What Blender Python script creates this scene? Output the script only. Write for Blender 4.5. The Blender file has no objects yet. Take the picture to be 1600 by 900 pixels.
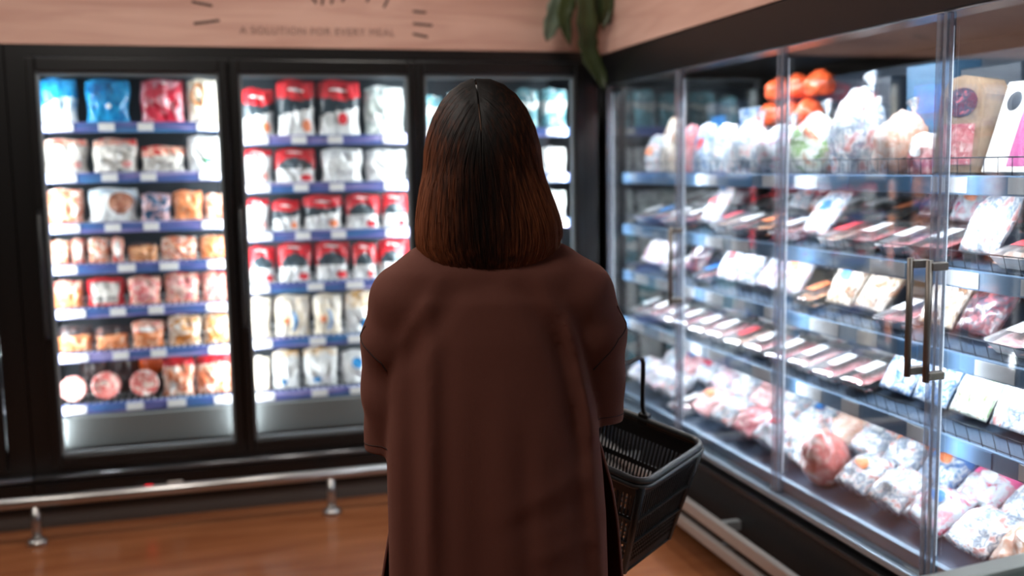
import bpy, bmesh, math, random
import numpy as np
from mathutils import Vector, Matrix, Euler, noise
from mathutils.bvhtree import BVHTree

S = bpy.context.scene
C = S.collection
PI = math.pi
# ------------------------------------------------------------------ camera, world, lights, exposure
DF = 4.45          # front plane of the upright freezers
RX = 1.65          # front plane of the glass-door meat case
cam = bpy.data.cameras.new('camera'); camo = bpy.data.objects.new('camera', cam); C.objects.link(camo)
yaw, pit, rol, fpx = 0.26966757, 0.11948434, -0.01616464, 1598.4
fw = Vector((math.sin(yaw)*math.cos(pit), math.cos(yaw)*math.cos(pit), -math.sin(pit)))
rt = Vector((math.cos(yaw), -math.sin(yaw), 0)); up = rt.cross(fw)
r2 = rt*math.cos(rol)+up*math.sin(rol); u2 = up*math.cos(rol)-rt*math.sin(rol)
m = Matrix((r2, u2, -fw)).transposed().to_4x4(); m.translation = (0, 0, 1.45)
camo.matrix_world = m
cam.sensor_width = 36.0; cam.lens = fpx/1600*36.0; cam.clip_start = .05
cam.dof.use_dof = True; cam.dof.focus_distance = 2.14; cam.dof.aperture_fstop = 1.6
S.camera = camo
S.view_settings.view_transform = 'Standard'; S.view_settings.look = 'None'
S.view_settings.gamma = 1.0; S.view_settings.use_curve_mapping = False
S.view_settings.exposure = 0.0
S.cycles.use_denoising = True; S.cycles.max_bounces = 7; S.cycles.transparent_max_bounces = 16
S.cycles.diffuse_bounces = 3; S.cycles.glossy_bounces = 3; S.cycles.transmission_bounces = 3
S.cycles.caustics_reflective = False; S.cycles.caustics_refractive = False
S.cycles.sample_clamp_indirect = 4.0
w = bpy.data.worlds.new('world'); S.world = w; w.use_nodes = True
w.node_tree.nodes['Background'].inputs[0].default_value = (.9, .95, 1.0, 1)
w.node_tree.nodes['Background'].inputs[1].default_value = 0.05

FREEZER_W = 9.5     # W of each vertical LED strip in the freezers
CASE_W = 25.0       # W of each LED strip in the meat case
EDGE_W = 2.2        # W of each vertical LED strip at the case's door edges
CEIL_W = 16.0        # W of each ceiling panel
CEIL = [(-.70, 1.35, 1.75), (.9, .1, .12), (-.6, 3.0, 1.0), (.7, 3.3, .9), (-2.4, 1.6, .8), (-2.2, 3.4, .8)]   # x, y, strength

# ------------------------------------------------------------------ helpers
def lin(h):
    h = h.lstrip('#')
    return tuple(((c/12.92) if c <= .04045 else ((c+.055)/1.055)**2.4) for c in (int(h[i:i+2], 16)/255 for i in (0, 2, 4)))+(1,)

MATS = {}
def mat(name, col, rough=.5, metal=0, spec=.5, bump=0, bscale=60, emit=None, estr=0, coat=0, sheen=0, vary=0, vscale=8):
    if name in MATS: return MATS[name]
    M = bpy.data.materials.new(name); M.use_nodes = True; nt = M.node_tree; b = nt.nodes['Principled BSDF']
    c = lin(col) if isinstance(col, str) else col
    b.inputs['Base Color'].default_value = c; b.inputs['Roughness'].default_value = rough
    b.inputs['Metallic'].default_value = metal; b.inputs['Specular IOR Level'].default_value = spec
    b.inputs['Coat Weight'].default_value = coat; b.inputs['Sheen Weight'].default_value = sheen
    b.inputs['Coat Roughness'].default_value = .12
    if emit:
        b.inputs['Emission Color'].default_value = lin(emit); b.inputs['Emission Strength'].default_value = estr
    tc = nt.nodes.new('ShaderNodeTexCoord')
    if vary:
        n = nt.nodes.new('ShaderNodeTexNoise'); n.inputs['Scale'].default_value = vscale; n.inputs['Detail'].default_value = 4
        nt.links.new(tc.outputs['Object'], n.inputs['Vector'])
        r = nt.nodes.new('ShaderNodeValToRGB'); e = r.color_ramp.elements
        e[0].position = .3; e[1].position = .7
        e[0].color = tuple(max(0, x*(1-vary)) for x in c[:3])+(1,); e[1].color = tuple(min(1, x*(1+vary)) for x in c[:3])+(1,)
        nt.links.new(n.outputs['Fac'], r.inputs[0]); nt.links.new(r.outputs[0], b.inputs['Base Color'])
    if bump:
        n = nt.nodes.new('ShaderNodeTexNoise'); n.inputs['Scale'].default_value = bscale; n.inputs['Detail'].default_value = 3
        nt.links.new(tc.outputs['Object'], n.inputs['Vector'])
        bp = nt.nodes.new('ShaderNodeBump'); bp.inputs['Strength'].default_value = bump; bp.inputs['Distance'].default_value = .01
        nt.links.new(n.outputs['Fac'], bp.inputs['Height']); nt.links.new(bp.outputs[0], b.inputs['Normal'])
    MATS[name] = M
    return M

def printed(name, cols, scale=4.0, rough=.28, coat=.25):
    """printed film or visible food: blotches of several colours, different on every pack"""
    if name in MATS: return MATS[name]
    M = bpy.data.materials.new(name); M.use_nodes = True; nt = M.node_tree; b = nt.nodes['Principled BSDF']
    b.inputs['Roughness'].default_value = rough; b.inputs['Coat Weight'].default_value = coat; b.inputs['Coat Roughness'].default_value = .15
    tc = nt.nodes.new('ShaderNodeTexCoord'); oi = nt.nodes.new('ShaderNodeObjectInfo')
    mu = nt.nodes.new('ShaderNodeMath'); mu.operation = 'MULTIPLY'; mu.inputs[1].default_value = 37.0
    nt.links.new(oi.outputs['Random'], mu.inputs[0])
    n = nt.nodes.new('ShaderNodeTexNoise'); n.noise_dimensions = '4D'; n.inputs['Scale'].default_value = scale
    n.inputs['Detail'].default_value = 2.5; n.inputs['Distortion'].default_value = .6
    nt.links.new(tc.outputs['Generated'], n.inputs['Vector']); nt.links.new(mu.outputs[0], n.inputs['W'])
    r = nt.nodes.new('ShaderNodeValToRGB'); k = len(cols)
    while len(r.color_ramp.elements) < k: r.color_ramp.elements.new(.5)
    for i, c in enumerate(cols):
        r.color_ramp.elements[i].position = .32+.36*i/max(1, k-1); r.color_ramp.elements[i].color = lin(c)
    nt.links.new(n.outputs['Fac'], r.inputs[0]); nt.links.new(r.outputs[0], b.inputs['Base Color'])
    n2 = nt.nodes.new('ShaderNodeTexNoise'); n2.inputs['Scale'].default_value = 9; n2.inputs['Detail'].default_value = 3
    nt.links.new(tc.outputs['Generated'], n2.inputs['Vector'])
    bp = nt.nodes.new('ShaderNodeBump'); bp.inputs['Strength'].default_value = .35; bp.inputs['Distance'].default_value = .01
    nt.links.new(n2.outputs['Fac'], bp.inputs['Height']); nt.links.new(bp.outputs[0], b.inputs['Normal'])
    MATS[name] = M
    return M

def glass(name, tint=(1, 1, 1, 1), refl=1.0, haze=0.0, hazecol='dfe6f2'):
    if name in MATS: return MATS[name]
    M = bpy.data.materials.new(name); M.use_nodes = True; nt = M.node_tree; nt.nodes.clear()
    o = nt.nodes.new('ShaderNodeOutputMaterial'); t = nt.nodes.new('ShaderNodeBsdfTransparent'); g = nt.nodes.new('ShaderNodeBsdfGlossy')
    g.inputs['Roughness'].default_value = .03; t.inputs[0].default_value = tint
    f = nt.nodes.new('ShaderNodeFresnel'); f.inputs[0].default_value = 1.5
    mm = nt.nodes.new('ShaderNodeMath'); mm.operation = 'MULTIPLY'; mm.inputs[1].default_value = refl
    nt.links.new(f.outputs[0], mm.inputs[0])
    mx = nt.nodes.new('ShaderNodeMixShader'); nt.links.new(mm.outputs[0], mx.inputs[0])
    nt.links.new(t.outputs[0], mx.inputs[1]); nt.links.new(g.outputs[0], mx.inputs[2])
    out = mx
    if haze:
        d = nt.nodes.new('ShaderNodeBsdfDiffuse'); d.inputs[0].default_value = lin(hazecol)
        m2 = nt.nodes.new('ShaderNodeMixShader'); m2.inputs[0].default_value = haze
        nt.links.new(mx.outputs[0], m2.inputs[1]); nt.links.new(d.outputs[0], m2.inputs[2]); out = m2
    nt.links.new(out.outputs[0], o.inputs[0])
    MATS[name] = M
    return M

class MB:
    """collects shapes into one mesh"""
    def __init__(s): s.v = []; s.f = []; s.m = []; s.sm = []
    def add(s, vs, fs, mi=0, smooth=False):
        o = len(s.v); s.v += [tuple(x) for x in vs]
        for f in fs: s.f.append([i+o for i in f]); s.m.append(mi); s.sm.append(smooth)
    def box(s, x0, x1, y0, y1, z0, z1, mi=0, M=None):
        vs = [(x, y, z) for x in (x0, x1) for y in (y0, y1) for z in (z0, z1)]
        if M: vs = [tuple(M @ Vector(q)) for q in vs]
        s.add(vs, [(0, 1, 3, 2), (4, 6, 7, 5), (0, 4, 5, 1), (2, 3, 7, 6), (0, 2, 6, 4), (1, 5, 7, 3)], mi)
    def rbox(s, x0, x1, y0, y1, z0, z1, b=.004, mi=0, M=None):
        """box with chamfered edges"""
        bm = bmesh.new(); bmesh.ops.create_cube(bm, size=1)
        for q in bm.verts: q.co = Vector(((x0+x1)/2+q.co.x*(x1-x0), (y0+y1)/2+q.co.y*(y1-y0), (z0+z1)/2+q.co.z*(z1-z0)))
        bmesh.ops.bevel(bm, geom=bm.edges[:], offset=b, segments=2, affect='EDGES', profile=.5)
        bm.verts.index_update()
        s.add([(M @ q.co if M else q.co) for q in bm.verts], [[q.index for q in f.verts] for f in bm.faces], mi); bm.free()
    def tube(s, pts, r, n=8, mi=0, cap=True, closed=False):
        pts = [Vector(p) for p in pts]; k = len(pts); rr = r if isinstance(r, (list, tuple)) else [r]*k
        rings = []; prev = None
        for i, p in enumerate(pts):
            a = pts[(i-1) % k] if (closed or i) else p; b = pts[(i+1) % k] if (closed or i < k-1) else p
            d = (b-a).normalized()
            if prev is None:
                ref = Vector((0, 0, 1)) if abs(d.z) < .9 else Vector((1, 0, 0)); x = d.cross(ref).normalized()
            else: x = (prev-d*prev.dot(d)).normalized()
            prev = x; y = d.cross(x)
            rings.append([p+(x*math.cos(2*PI*j/n)+y*math.sin(2*PI*j/n))*rr[i] for j in range(n)])
        vs = [q for R in rings for q in R]; fs = []
        for i in range(k if closed else k-1):
            for j in range(n):
                a = i*n+j; b = i*n+(j+1) % n; i2 = (i+1) % k
                fs.append((a, b, i2*n+(j+1) % n, i2*n+j))
        s.add(vs, fs, mi, True)
        if cap and not closed:
            o = len(s.v)-len(vs)
            s.f.append([o+j for j in range(n)][::-1]); s.m.append(mi); s.sm.append(False)
            s.f.append([o+(k-1)*n+j for j in range(n)]); s.m.append(mi); s.sm.append(False)
    def lathe(s, prof, n=24, mi=0, M=None):
        vs = []; fs = []
        for (r, z) in prof:
            for j in range(n):
                q = Vector((r*math.cos(2*PI*j/n), r*math.sin(2*PI*j/n), z)); vs.append(M @ q if M else q)
        for i in range(len(prof)-1):
            for j in range(n): fs.append((i*n+j, i*n+(j+1) % n, (i+1)*n+(j+1) % n, (i+1)*n+j))
        fs.append(tuple(range(n))[::-1]); fs.append(tuple((len(prof)-1)*n+j for j in range(n)))
        s.add(vs, fs, mi, True)
    def mesh(s, name, mats):
        me = bpy.data.meshes.new(name); me.from_pydata(s.v, [], s.f)
        for q in (mats if isinstance(mats, (list, tuple)) else [mats]): me.materials.append(q)
        me.polygons.foreach_set('material_index', s.m); me.polygons.foreach_set('use_smooth', s.sm)
        me.update(); return me
    def build(s, name, mats, parent=None):
        return link(name, s.mesh(name, mats), parent)

def link(name, me, parent=None):
    o = bpy.data.objects.new(name, me); C.objects.link(o)
    if parent is not None: o.parent = parent
    return o
def tag(o, label=None, cat=None, group=None, kind=None):
    for k, v in (('label', label), ('category', cat), ('group', group), ('kind', kind)):
        if v: o[k] = v
    return o
def thing(name, label, cat, loc=(0, 0, 0), rot=(0, 0, 0), group=None):
    o = bpy.data.objects.new(name, None); C.objects.link(o); o.location = loc; o.rotation_euler = rot; o.empty_display_size = .1
    return tag(o, label, cat, group)
def boxobj(name, dims, m, parent=None, kind=None, bev=0):
    b = MB(); (b.rbox(*dims, bev) if bev else b.box(*dims)); o = b.build(name, m, parent)
    if kind: o['kind'] = kind
    return o
def area(name, loc, direction, sx, sy, watts, col, parent=None, spread=PI):
    l = bpy.data.lights.new(name, 'AREA'); l.shape = 'RECTANGLE'; l.size = sx; l.size_y = sy; l.energy = watts; l.color = col; l.spread = spread
    o = bpy.data.objects.new(name, l); C.objects.link(o); o.location = loc
    o.rotation_euler = Vector(direction).to_track_quat('-Z', 'Y').to_euler()
    if parent: o.parent = parent
    return o
def fast_mesh(name, V, F, m, smooth=True):
    V = np.asarray(V, np.float32); F = np.asarray(F, np.int32)
    me = bpy.data.meshes.new(name); me.vertices.add(len(V)); me.vertices.foreach_set('co', V.ravel())
    n = F.shape[1]; me.loops.add(F.size); me.loops.foreach_set('vertex_index', F.ravel())
    me.polygons.add(len(F)); me.polygons.foreach_set('loop_start', np.arange(0, F.size, n, dtype=np.int32))
    me.polygons.foreach_set('use_smooth', np.full(len(F), smooth)); me.materials.append(m); me.update(calc_edges=True); me.validate()
    return me

# ------------------------------------------------------------------ materials
black = mat('black_enamel', '0d0d0e', .32, bump=.02)
blackm = mat('black_matt', '100f10', .55)
steel = mat('brushed_steel', 'b8b6b4', .28, 1.0, bump=.02, bscale=200)
liner = mat('freezer_liner', '8f979c', .5)
linerd = mat('freezer_back_shaded', '353e46', .6)  # white-grey back, darkened: the shade behind the packs is in the colour
whitep = mat('white_plastic', 'f1f2f4', .4)
greyp = mat('grey_plastic', '9aa1a6', .45)
shelfm = mat('white_wire_shelf', 'd9dde0', .4)
stripb = printed('blue_price_strip', ['3f7cb0', '456aa6', '4a5c9c', '8078b8', 'a9a6cf'], 2.2, .4, .1)
tagm = mat('paper_price_tag', 'f4f5f6', .5)
ledm = mat('led_tube', 'ffffff', .4, emit='f4f9ff', estr=3)
# ------------------------------------------------------------------ room
def floor_mat():
    M = bpy.data.materials.new('orange_vinyl_floor'); M.use_nodes = True; nt = M.node_tree; b = nt.nodes['Principled BSDF']
    tc = nt.nodes.new('ShaderNodeTexCoord'); mp = nt.nodes.new('ShaderNodeMapping'); mp.inputs['Scale'].default_value = (1.2, 7, 1)
    n = nt.nodes.new('ShaderNodeTexNoise'); n.inputs['Scale'].default_value = 1.6; n.inputs['Detail'].default_value = 6
    nt.links.new(tc.outputs['Object'], mp.inputs[0]); nt.links.new(mp.outputs[0], n.inputs['Vector'])
    r = nt.nodes.new('ShaderNodeValToRGB'); e = r.color_ramp.elements
    e[0].position = .3; e[0].color = lin('7c4628'); e[1].position = .75; e[1].color = lin('985f3c')
    nt.links.new(n.outputs['Fac'], r.inputs[0]); nt.links.new(r.outputs[0], b.inputs['Base Color'])
    b.inputs['Roughness'].default_value = .24; b.inputs['Specular IOR Level'].default_value = .5
    return M
def ply_mat():
    M = bpy.data.materials.new('pink_plywood'); M.use_nodes = True; nt = M.node_tree; b = nt.nodes['Principled BSDF']
    tc = nt.nodes.new('ShaderNodeTexCoord'); mp = nt.nodes.new('ShaderNodeMapping'); mp.inputs['Scale'].default_value = (1.0, 1.0, 9)
    n = nt.nodes.new('ShaderNodeTexNoise'); n.inputs['Scale'].default_value = 1.7; n.inputs['Detail'].default_value = 7; n.inputs['Distortion'].default_value = .8
    nt.links.new(tc.outputs['Object'], mp.inputs[0]); nt.links.new(mp.outputs[0], n.inputs['Vector'])
    r = nt.nodes.new('ShaderNodeValToRGB'); e = r.color_ramp.elements
    e[0].position = .3; e[0].color = lin('bd9080'); e[1].position = .7; e[1].color = lin('d6ad9c')
    nt.links.new(n.outputs['Fac'], r.inputs[0]); nt.links.new(r.outputs[0], b.inputs['Base Color']); b.inputs['Roughness'].default_value = .55
    return M
ply = ply_mat(); paint = mat('dark_sign_paint', '463a38', .6); lettm = mat('sign_letter_paint', '8a6c62', .6)
boxobj('floor', (-4, 3.6, -2.5, 5.4, -.1, 0), floor_mat(), kind='structure')
boxobj('ceiling', (-4, 3.6, -2.5, 5.4, 3.0, 3.1), mat('ceiling_tile', '8d8a88', .8), kind='structure')
boxobj('wall_back', (-4, 3.6, 5.3, 5.4, 0, 3.0), mat('shop_wall', '6d6864', .8), kind='structure')
boxobj('wall_left', (-4, -3.9, -2.5, 5.3, 0, 3.0), MATS['shop_wall'], kind='structure')
boxobj('wall_right', (3.5, 3.6, -2.5, 5.3, 0, 3.0), MATS['shop_wall'], kind='structure')
boxobj('wall_front', (-4, 3.6, -2.5, -2.4, 0, 3.0), MATS['shop_wall'], kind='structure')
# plywood bulkheads over the two cases
bk = boxobj('trim_1', (-3.6, RX+.3, DF-.005, DF+.09, 1.952, 3.0), ply, kind='structure')
bk2 = boxobj('trim_2', (RX, RX+.09, .6, DF-.006, 1.937, 3.0), ply, kind='structure')
def text(body, size, loc, rot, parent, m, name='lettering', space=1.0):
    cu = bpy.data.curves.new(name, 'FONT'); cu.body = body; cu.size = size; cu.extrude = .0008; cu.align_x = 'CENTER'; cu.space_character = space
    o = bpy.data.objects.new('tmp_text', cu); C.objects.link(o)
    bpy.context.view_layer.update()
    me = bpy.data.meshes.new_from_object(o.evaluated_get(bpy.context.evaluated_depsgraph_get()))
    bpy.data.objects.remove(o)
    me.materials.clear(); me.materials.append(m)
    t = link(name, me, parent); t.location = loc; t.rotation_euler = rot
    return t
yb = DF-.007
text('A SOLUTION FOR EVERY MEAL', .042, (.405, yb, 2.006), (PI/2, 0, 0), bk, lettm, space=1.12)
def stroke(p, q, wd=.011):
    b = MB(); b.tube([(p[0], yb+.001, p[1]), (q[0], yb+.001, q[1])], wd/2, 6)
    me = b.mesh('painted_stroke', paint)
    for v in me.vertices: v.co.y = yb+.001+(v.co.y-yb-.001)*.3
    return link('painted_stroke', me, bk)
for p, q in [((-.098, 2.129), (-.019, 2.115)), ((-.095, 2.042), (.006, 2.057)), ((.808, 2.112), (.864, 2.108)), ((.807, 2.061), (.89, 2.054)), ((.805, 2.018), (.869, 2.005)),
             ((.423, 2.129), (.432, 2.2)), ((.462, 2.133), (.478, 2.2)), ((.509, 2.144), (.525, 2.2)), ((.40, 2.135), (.36, 2.19)), ((.612, 2.146), (.632, 2.2)), ((.683, 2.125), (.715, 2.19))]:
    stroke(p, q)

# ------------------------------------------------------------------ ceiling lights
for i, (x, y, k) in enumerate(CEIL):
    where = ['overhead just behind the shopper', 'closest to the meat case behind the shopper', 'over the aisle by the left freezer doors', 'over the aisle beside the corner', 'at the far end of the aisle, away from the freezers', 'over the far freezer unit'][i]
    t = thing('ceiling_light', 'square white ceiling panel light '+where, 'light', (x, y, 2.98), group=None)
    b = MB()
    for a in ((-.3, -.28, -.3, .3), (.28, .3, -.3, .3), (-.28, .28, -.3, -.28), (-.28, .28, .28, .3)): b.box(*a, -.02, .02)
    b.build('frame', whitep, t)
    boxobj('diffuser', (-.28, .28, -.28, .28, -.008, .006), mat('lit_diffuser', 'ffffff', .5, emit='fff3e6', estr=2.2), t)
    area('panel_lamp', (0, 0, -.03), (0, 0, -1), .5, .5, CEIL_W*k, (1, .93, .86), t)

# ------------------------------------------------------------------ upright freezers
DOORS = [(-.70, -.01), (.07, .775), (.845, 1.53)]
ROWZ = [[1.633, 1.427, 1.22, 1.05, .866, .68, .459], [1.574, 1.369, 1.16, .934, .691, .457], [1.60, 1.39, 1.18, .95, .70, .457]]
yb0 = DF+.62
def freezer(x0, x1, doors, rows, label, seen=True):
    f = thing('upright_freezer', label, 'freezer', ((x0+x1)/2, DF, 0)); ox = (x0+x1)/2
    X = lambda v: v-ox
    Y = lambda v: v-DF
    b = MB()      # carcass: sides, back, top, bottom
    b.box(X(x0), X(x0)+.05, .04, .66, .1, 1.95); b.box(X(x1)-.05, X(x1), .04, .66, .1, 1.95)
    b.box(X(x0), X(x1), .62, .66, .1, 1.95); b.box(X(x0), X(x1), .04, .66, 1.89, 1.95); b.box(X(x0), X(x1), .04, .66, .1, .2)
    b.build('carcass', black, f)
    b = MB(); b.box(X(x0)+.05, X(x1)-.05, .60, .62, .2, 1.89); b.build('back_liner', linerd, f)
    b = MB(); b.box(X(x0)+.05, X(x1)-.05, .05, .6, 1.875, 1.889); b.build('roof_liner', liner, f)
    # front frame
    fr = MB(); xs = [x0]+[v for d in doors for v in d]+[x1]
    fr.box(X(x0), X(x1), 0, .04, 1.905, 1.95); fr.box(X(x0), X(x1), 0, .04, .2, .245)
    for k in range(0, len(xs), 2):
        a, c = xs[k], xs[k+1]
        a2 = a if k == 0 else a+.03; c2 = c if k == len(xs)-2 else c-.03
        if k == 0: c2 = c-.035
        if k == len(xs)-2: a2 = a+.035
        if c2 > a2: fr.box(X(a2), X(c2), .0, .05, .245, 1.905)
    fr.build('front_frame', black, f)
    # rounded black ledge, its highlight put in as lighter grey metal; base
    b = MB(); b.tube([(X(x0), -.012, .205), (X(x1), -.012, .205)], .014, 10); b.build('bumper_ledge', mat('ledge_highlight', '77787c', .22, .8), f)
    b = MB(); b.box(X(x0), X(x1), -.03, .05, .07, .19); b.build('base_panel', black, f)
    b = MB(); b.box(X(x0), X(x1), -.02, .05, 0, .07); b.build('kick_plate', mat('kick_grey', '5a5654', .4, .3), f)
    # doors
    for (a, c) in doors:
        d = MB(); w = .034
        d.rbox(X(a)-w, X(a), -.03, 0, .25, 1.90, .006); d.rbox(X(c), X(c)+w, -.03, 0, .25, 1.90, .006)
        d.rbox(X(a), X(c), -.03, 0, 1.845, 1.90, .006); d.rbox(X(a), X(c), -.03, 0, .25, .295, .006)
        do = d.build('freezer_door', black, f)
        g = MB(); g.box(X(a), X(c), -.018, -.012, .295, 1.845); g.build('glass_pane', glass('freezer_glass', (.97, .99, .99, 1), .55), do)
        q = MB(); e = .012
        q.box(X(a), X(a)+e, -.012, 0, .295, 1.845); q.box(X(c)-e, X(c), -.012, 0, .295, 1.845)
        q.box(X(a)+e, X(c)-e, -.012, 0, 1.833, 1.845); q.box(X(a)+e, X(c)-e, -.012, 0, .295, .307)
        q.build('gasket_frame', greyp, do)
        h = MB(); hx = X(a)-.017
        h.tube([(hx, -.03, .78), (hx, -.06, .80), (hx, -.06, 1.28), (hx, -.03, 1.30)], .008, 8); h.build('door_handle', black, do)
    # LED strips behind each mullion
    ms = [doors[0][0]-.036]+[(doors[i][1]+doors[i+1][0])/2 for i in range(len(doors)-1)]+[doors[-1][1]+.036]
    for i, mx in enumerate(ms):
        b = MB(); b.rbox(X(mx)-.010, X(mx)+.010, .0505, .054, .40, 1.82, .001); lt = b.build('led_strip', ledm, f)
        for sx in ((1,) if i == 0 else (-1,) if i == len(ms)-1 else (1, -1)):
            la = area('led_lamp', (X(mx)+sx*.004, .0585, 1.07), (sx, .5, 0), .008, 1.5, FREEZER_W, (.93, .97, 1.0), lt)
            xd = Vector((sx, .5, 0)).normalized(); la.rotation_euler = Matrix((Vector((0, 0, 1)).cross(-xd), Vector((0, 0, 1)), -xd)).transposed().to_euler()
    # shelves
    for (a, c), rz in zip(doors, rows):
        for z in rz:
            s = MB(); n = 26
            for k in range(n):
                xx = X(a)-.005+(c-a+.01)*(k+.5)/n; s.box(xx-.003, xx+.003, .12, .58, z+.012, z+.018)
            for yy in (.12, .35, .575): s.box(X(a)-.01, X(c)+.01, yy, yy+.008, z+.004, z+.012)
            sh = s.build('wire_shelf', shelfm, f)
            p = MB(); p.rbox(X(a)-.01, X(c)+.01, .095, .108, z-.022, z+.02, .003); p.build('price_strip', stripb, sh)
            ww = c-a
            for u0, u1 in ([(.0, .16), (.30, .39), (.52, .61), (.86, 1.0)] if int(z*100) % 3 else [(0, .13), (.36, .46), (.6, .71), (.88, 1.0)]):
                t_ = MB(); t_.box(X(a)+u0*ww, X(a)+u1*ww, .0925, .0948, z-.017, z+.015); t_.build('price_tag', tagm, sh)
        # return-air grille in the bottom
        g = MB(); g.box(X(a)-.01, X(c)+.01, .08, .6, .30, .33)
        for k in range(9): g.box(X(a)-.01, X(c)+.01, .10+k*.03, .112+k*.03, .33, .345+.006*k)
        g.build('air_grille', mat('grille_grey', '868b8c', .35, .3), f)
        b = MB(); b.rbox(X(a)-.01, X(c)+.01, .075, .088, .30, .43, .003); b.build('grille_front', mat('grille_front_grey', '7f8485', .4, .2), f)
    return f
fz = freezer(-.81, RX, DOORS, ROWZ, 'long black three-door upright freezer of frozen food bags facing the shopper')
fz2 = freezer(-2.4, -.815, [(-2.33, -1.66), (-1.60, -.94)], [[1.6, 1.39, 1.18, .95, .70, .457]]*2, 'black two-door upright freezer at the far left edge, beyond the wide post')
# control strip on the base
ox = (-.81+RX)/2
def onbase(name, x0, x1, z0, z1, m, par=None):
    b = MB(); b.rbox(x0-ox, x1-ox, -.037, -.0302, z0, z1, .001); return b.build(name, m, par or fz)
onbase('rating_label', -.70, -.62, .098, .135, mat('dull_label', 'e2ded9', .5)); onbase('rating_label', -.61, -.50, .10, .142, MATS['dull_label'])
cp = onbase('control_panel', -.42, -.31, .115, .16, blackm)
b = MB(); b.box(-.385-ox, -.355-ox, -.039, -.0371, .13, .146); b.build('red_display', mat('red_led', 'ff2030', .4, emit='ff1830', estr=3), cp)
onbase('switch_label', -.295, -.235, .125, .152, MATS['dull_label'])
for fx in (-.46,): onbase('push_button', fx, fx+.02, .12, .14, greyp)

# bumper rail in front of the freezers
rl = thing('bumper_rail', 'round polished steel bumper rail standing on the floor along the freezers', 'rail', (0, 4.24, 0))
b = MB(); b.tube([(-2.4, 0, .172), (-.2, 0, .172), (1.42, 0, .172)], .022, 14); b.build('pipe', steel, rl)
for x in (-1.93, -.78, .367, 1.36):
    b = MB(); b.tube([(x, 0, .02), (x, 0, .155)], .017, 12); p = b.build('post', steel, rl)
    b = MB(); b.lathe([(.036, 0), (.038, .012), (.03, .02), (.019, .026)], 20, M=Matrix.Translation((x, 0, 0))); b.build('foot', steel, p)

# ------------------------------------------------------------------ glass-door meat case
case = thing('display_case', 'long black glass-door chiller of meat along the right-hand wall', 'display case', (RX, 0, 0))
CY0, CY1 = .62, 4.40
XB = .86          # inside depth
def cb(name, dims, m, par=None, bev=0):
    return boxobj(name, dims, m, par or case, bev=bev)
cb('fascia', (.0, .10, CY0, CY1+.02, 1.792, 1.935), black, bev=.006)
cb('canopy', (.1, XB, CY0, CY1, 1.85, 1.935), black)
cb('back_liner', (XB-.03, XB, CY0, CY1, .2, 1.80), mat('case_back', '243446', .5))
cb('end_panel', (.02, XB, CY1-.02, CY1+.02, 0, 1.792), black); cb('end_panel', (.02, XB, CY0-.03, CY0, 0, 1.792), black)
cb('base_front', (.02, .12, CY0, CY1-.02, .02, .375), blackm)
cb('base_moulding', (-.012, .02, CY0, CY1-.02, .325, .345), mat('moulding_grey', '2c2d30', .3, .4), bev=.004)
cb('base_body', (.12, XB-.03, CY0, CY1-.02, 0, .30), blackm)
cb('door_sill', (-.02, .05, CY0, CY1-.02, .377, .398), mat('sill_grey', '9fb0c0', .3, .6), bev=.004)
for z0, z1 in ((.168, .218), (.095, .14)):
    b = MB(); b.rbox(-.075, -.05, CY0, CY1-.1, z0, z1, .008); br = b.build('bumper_strip', mat('bumper_grey', 'a8a19c', .35, .3), case)
    for yy in (1.2, 2.0, 3.1, 4.0):
        q = MB(); q.box(-.05, .02, yy, yy+.03, z0+.01, z1-.01); q.build('bracket', greyp, br)
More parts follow.
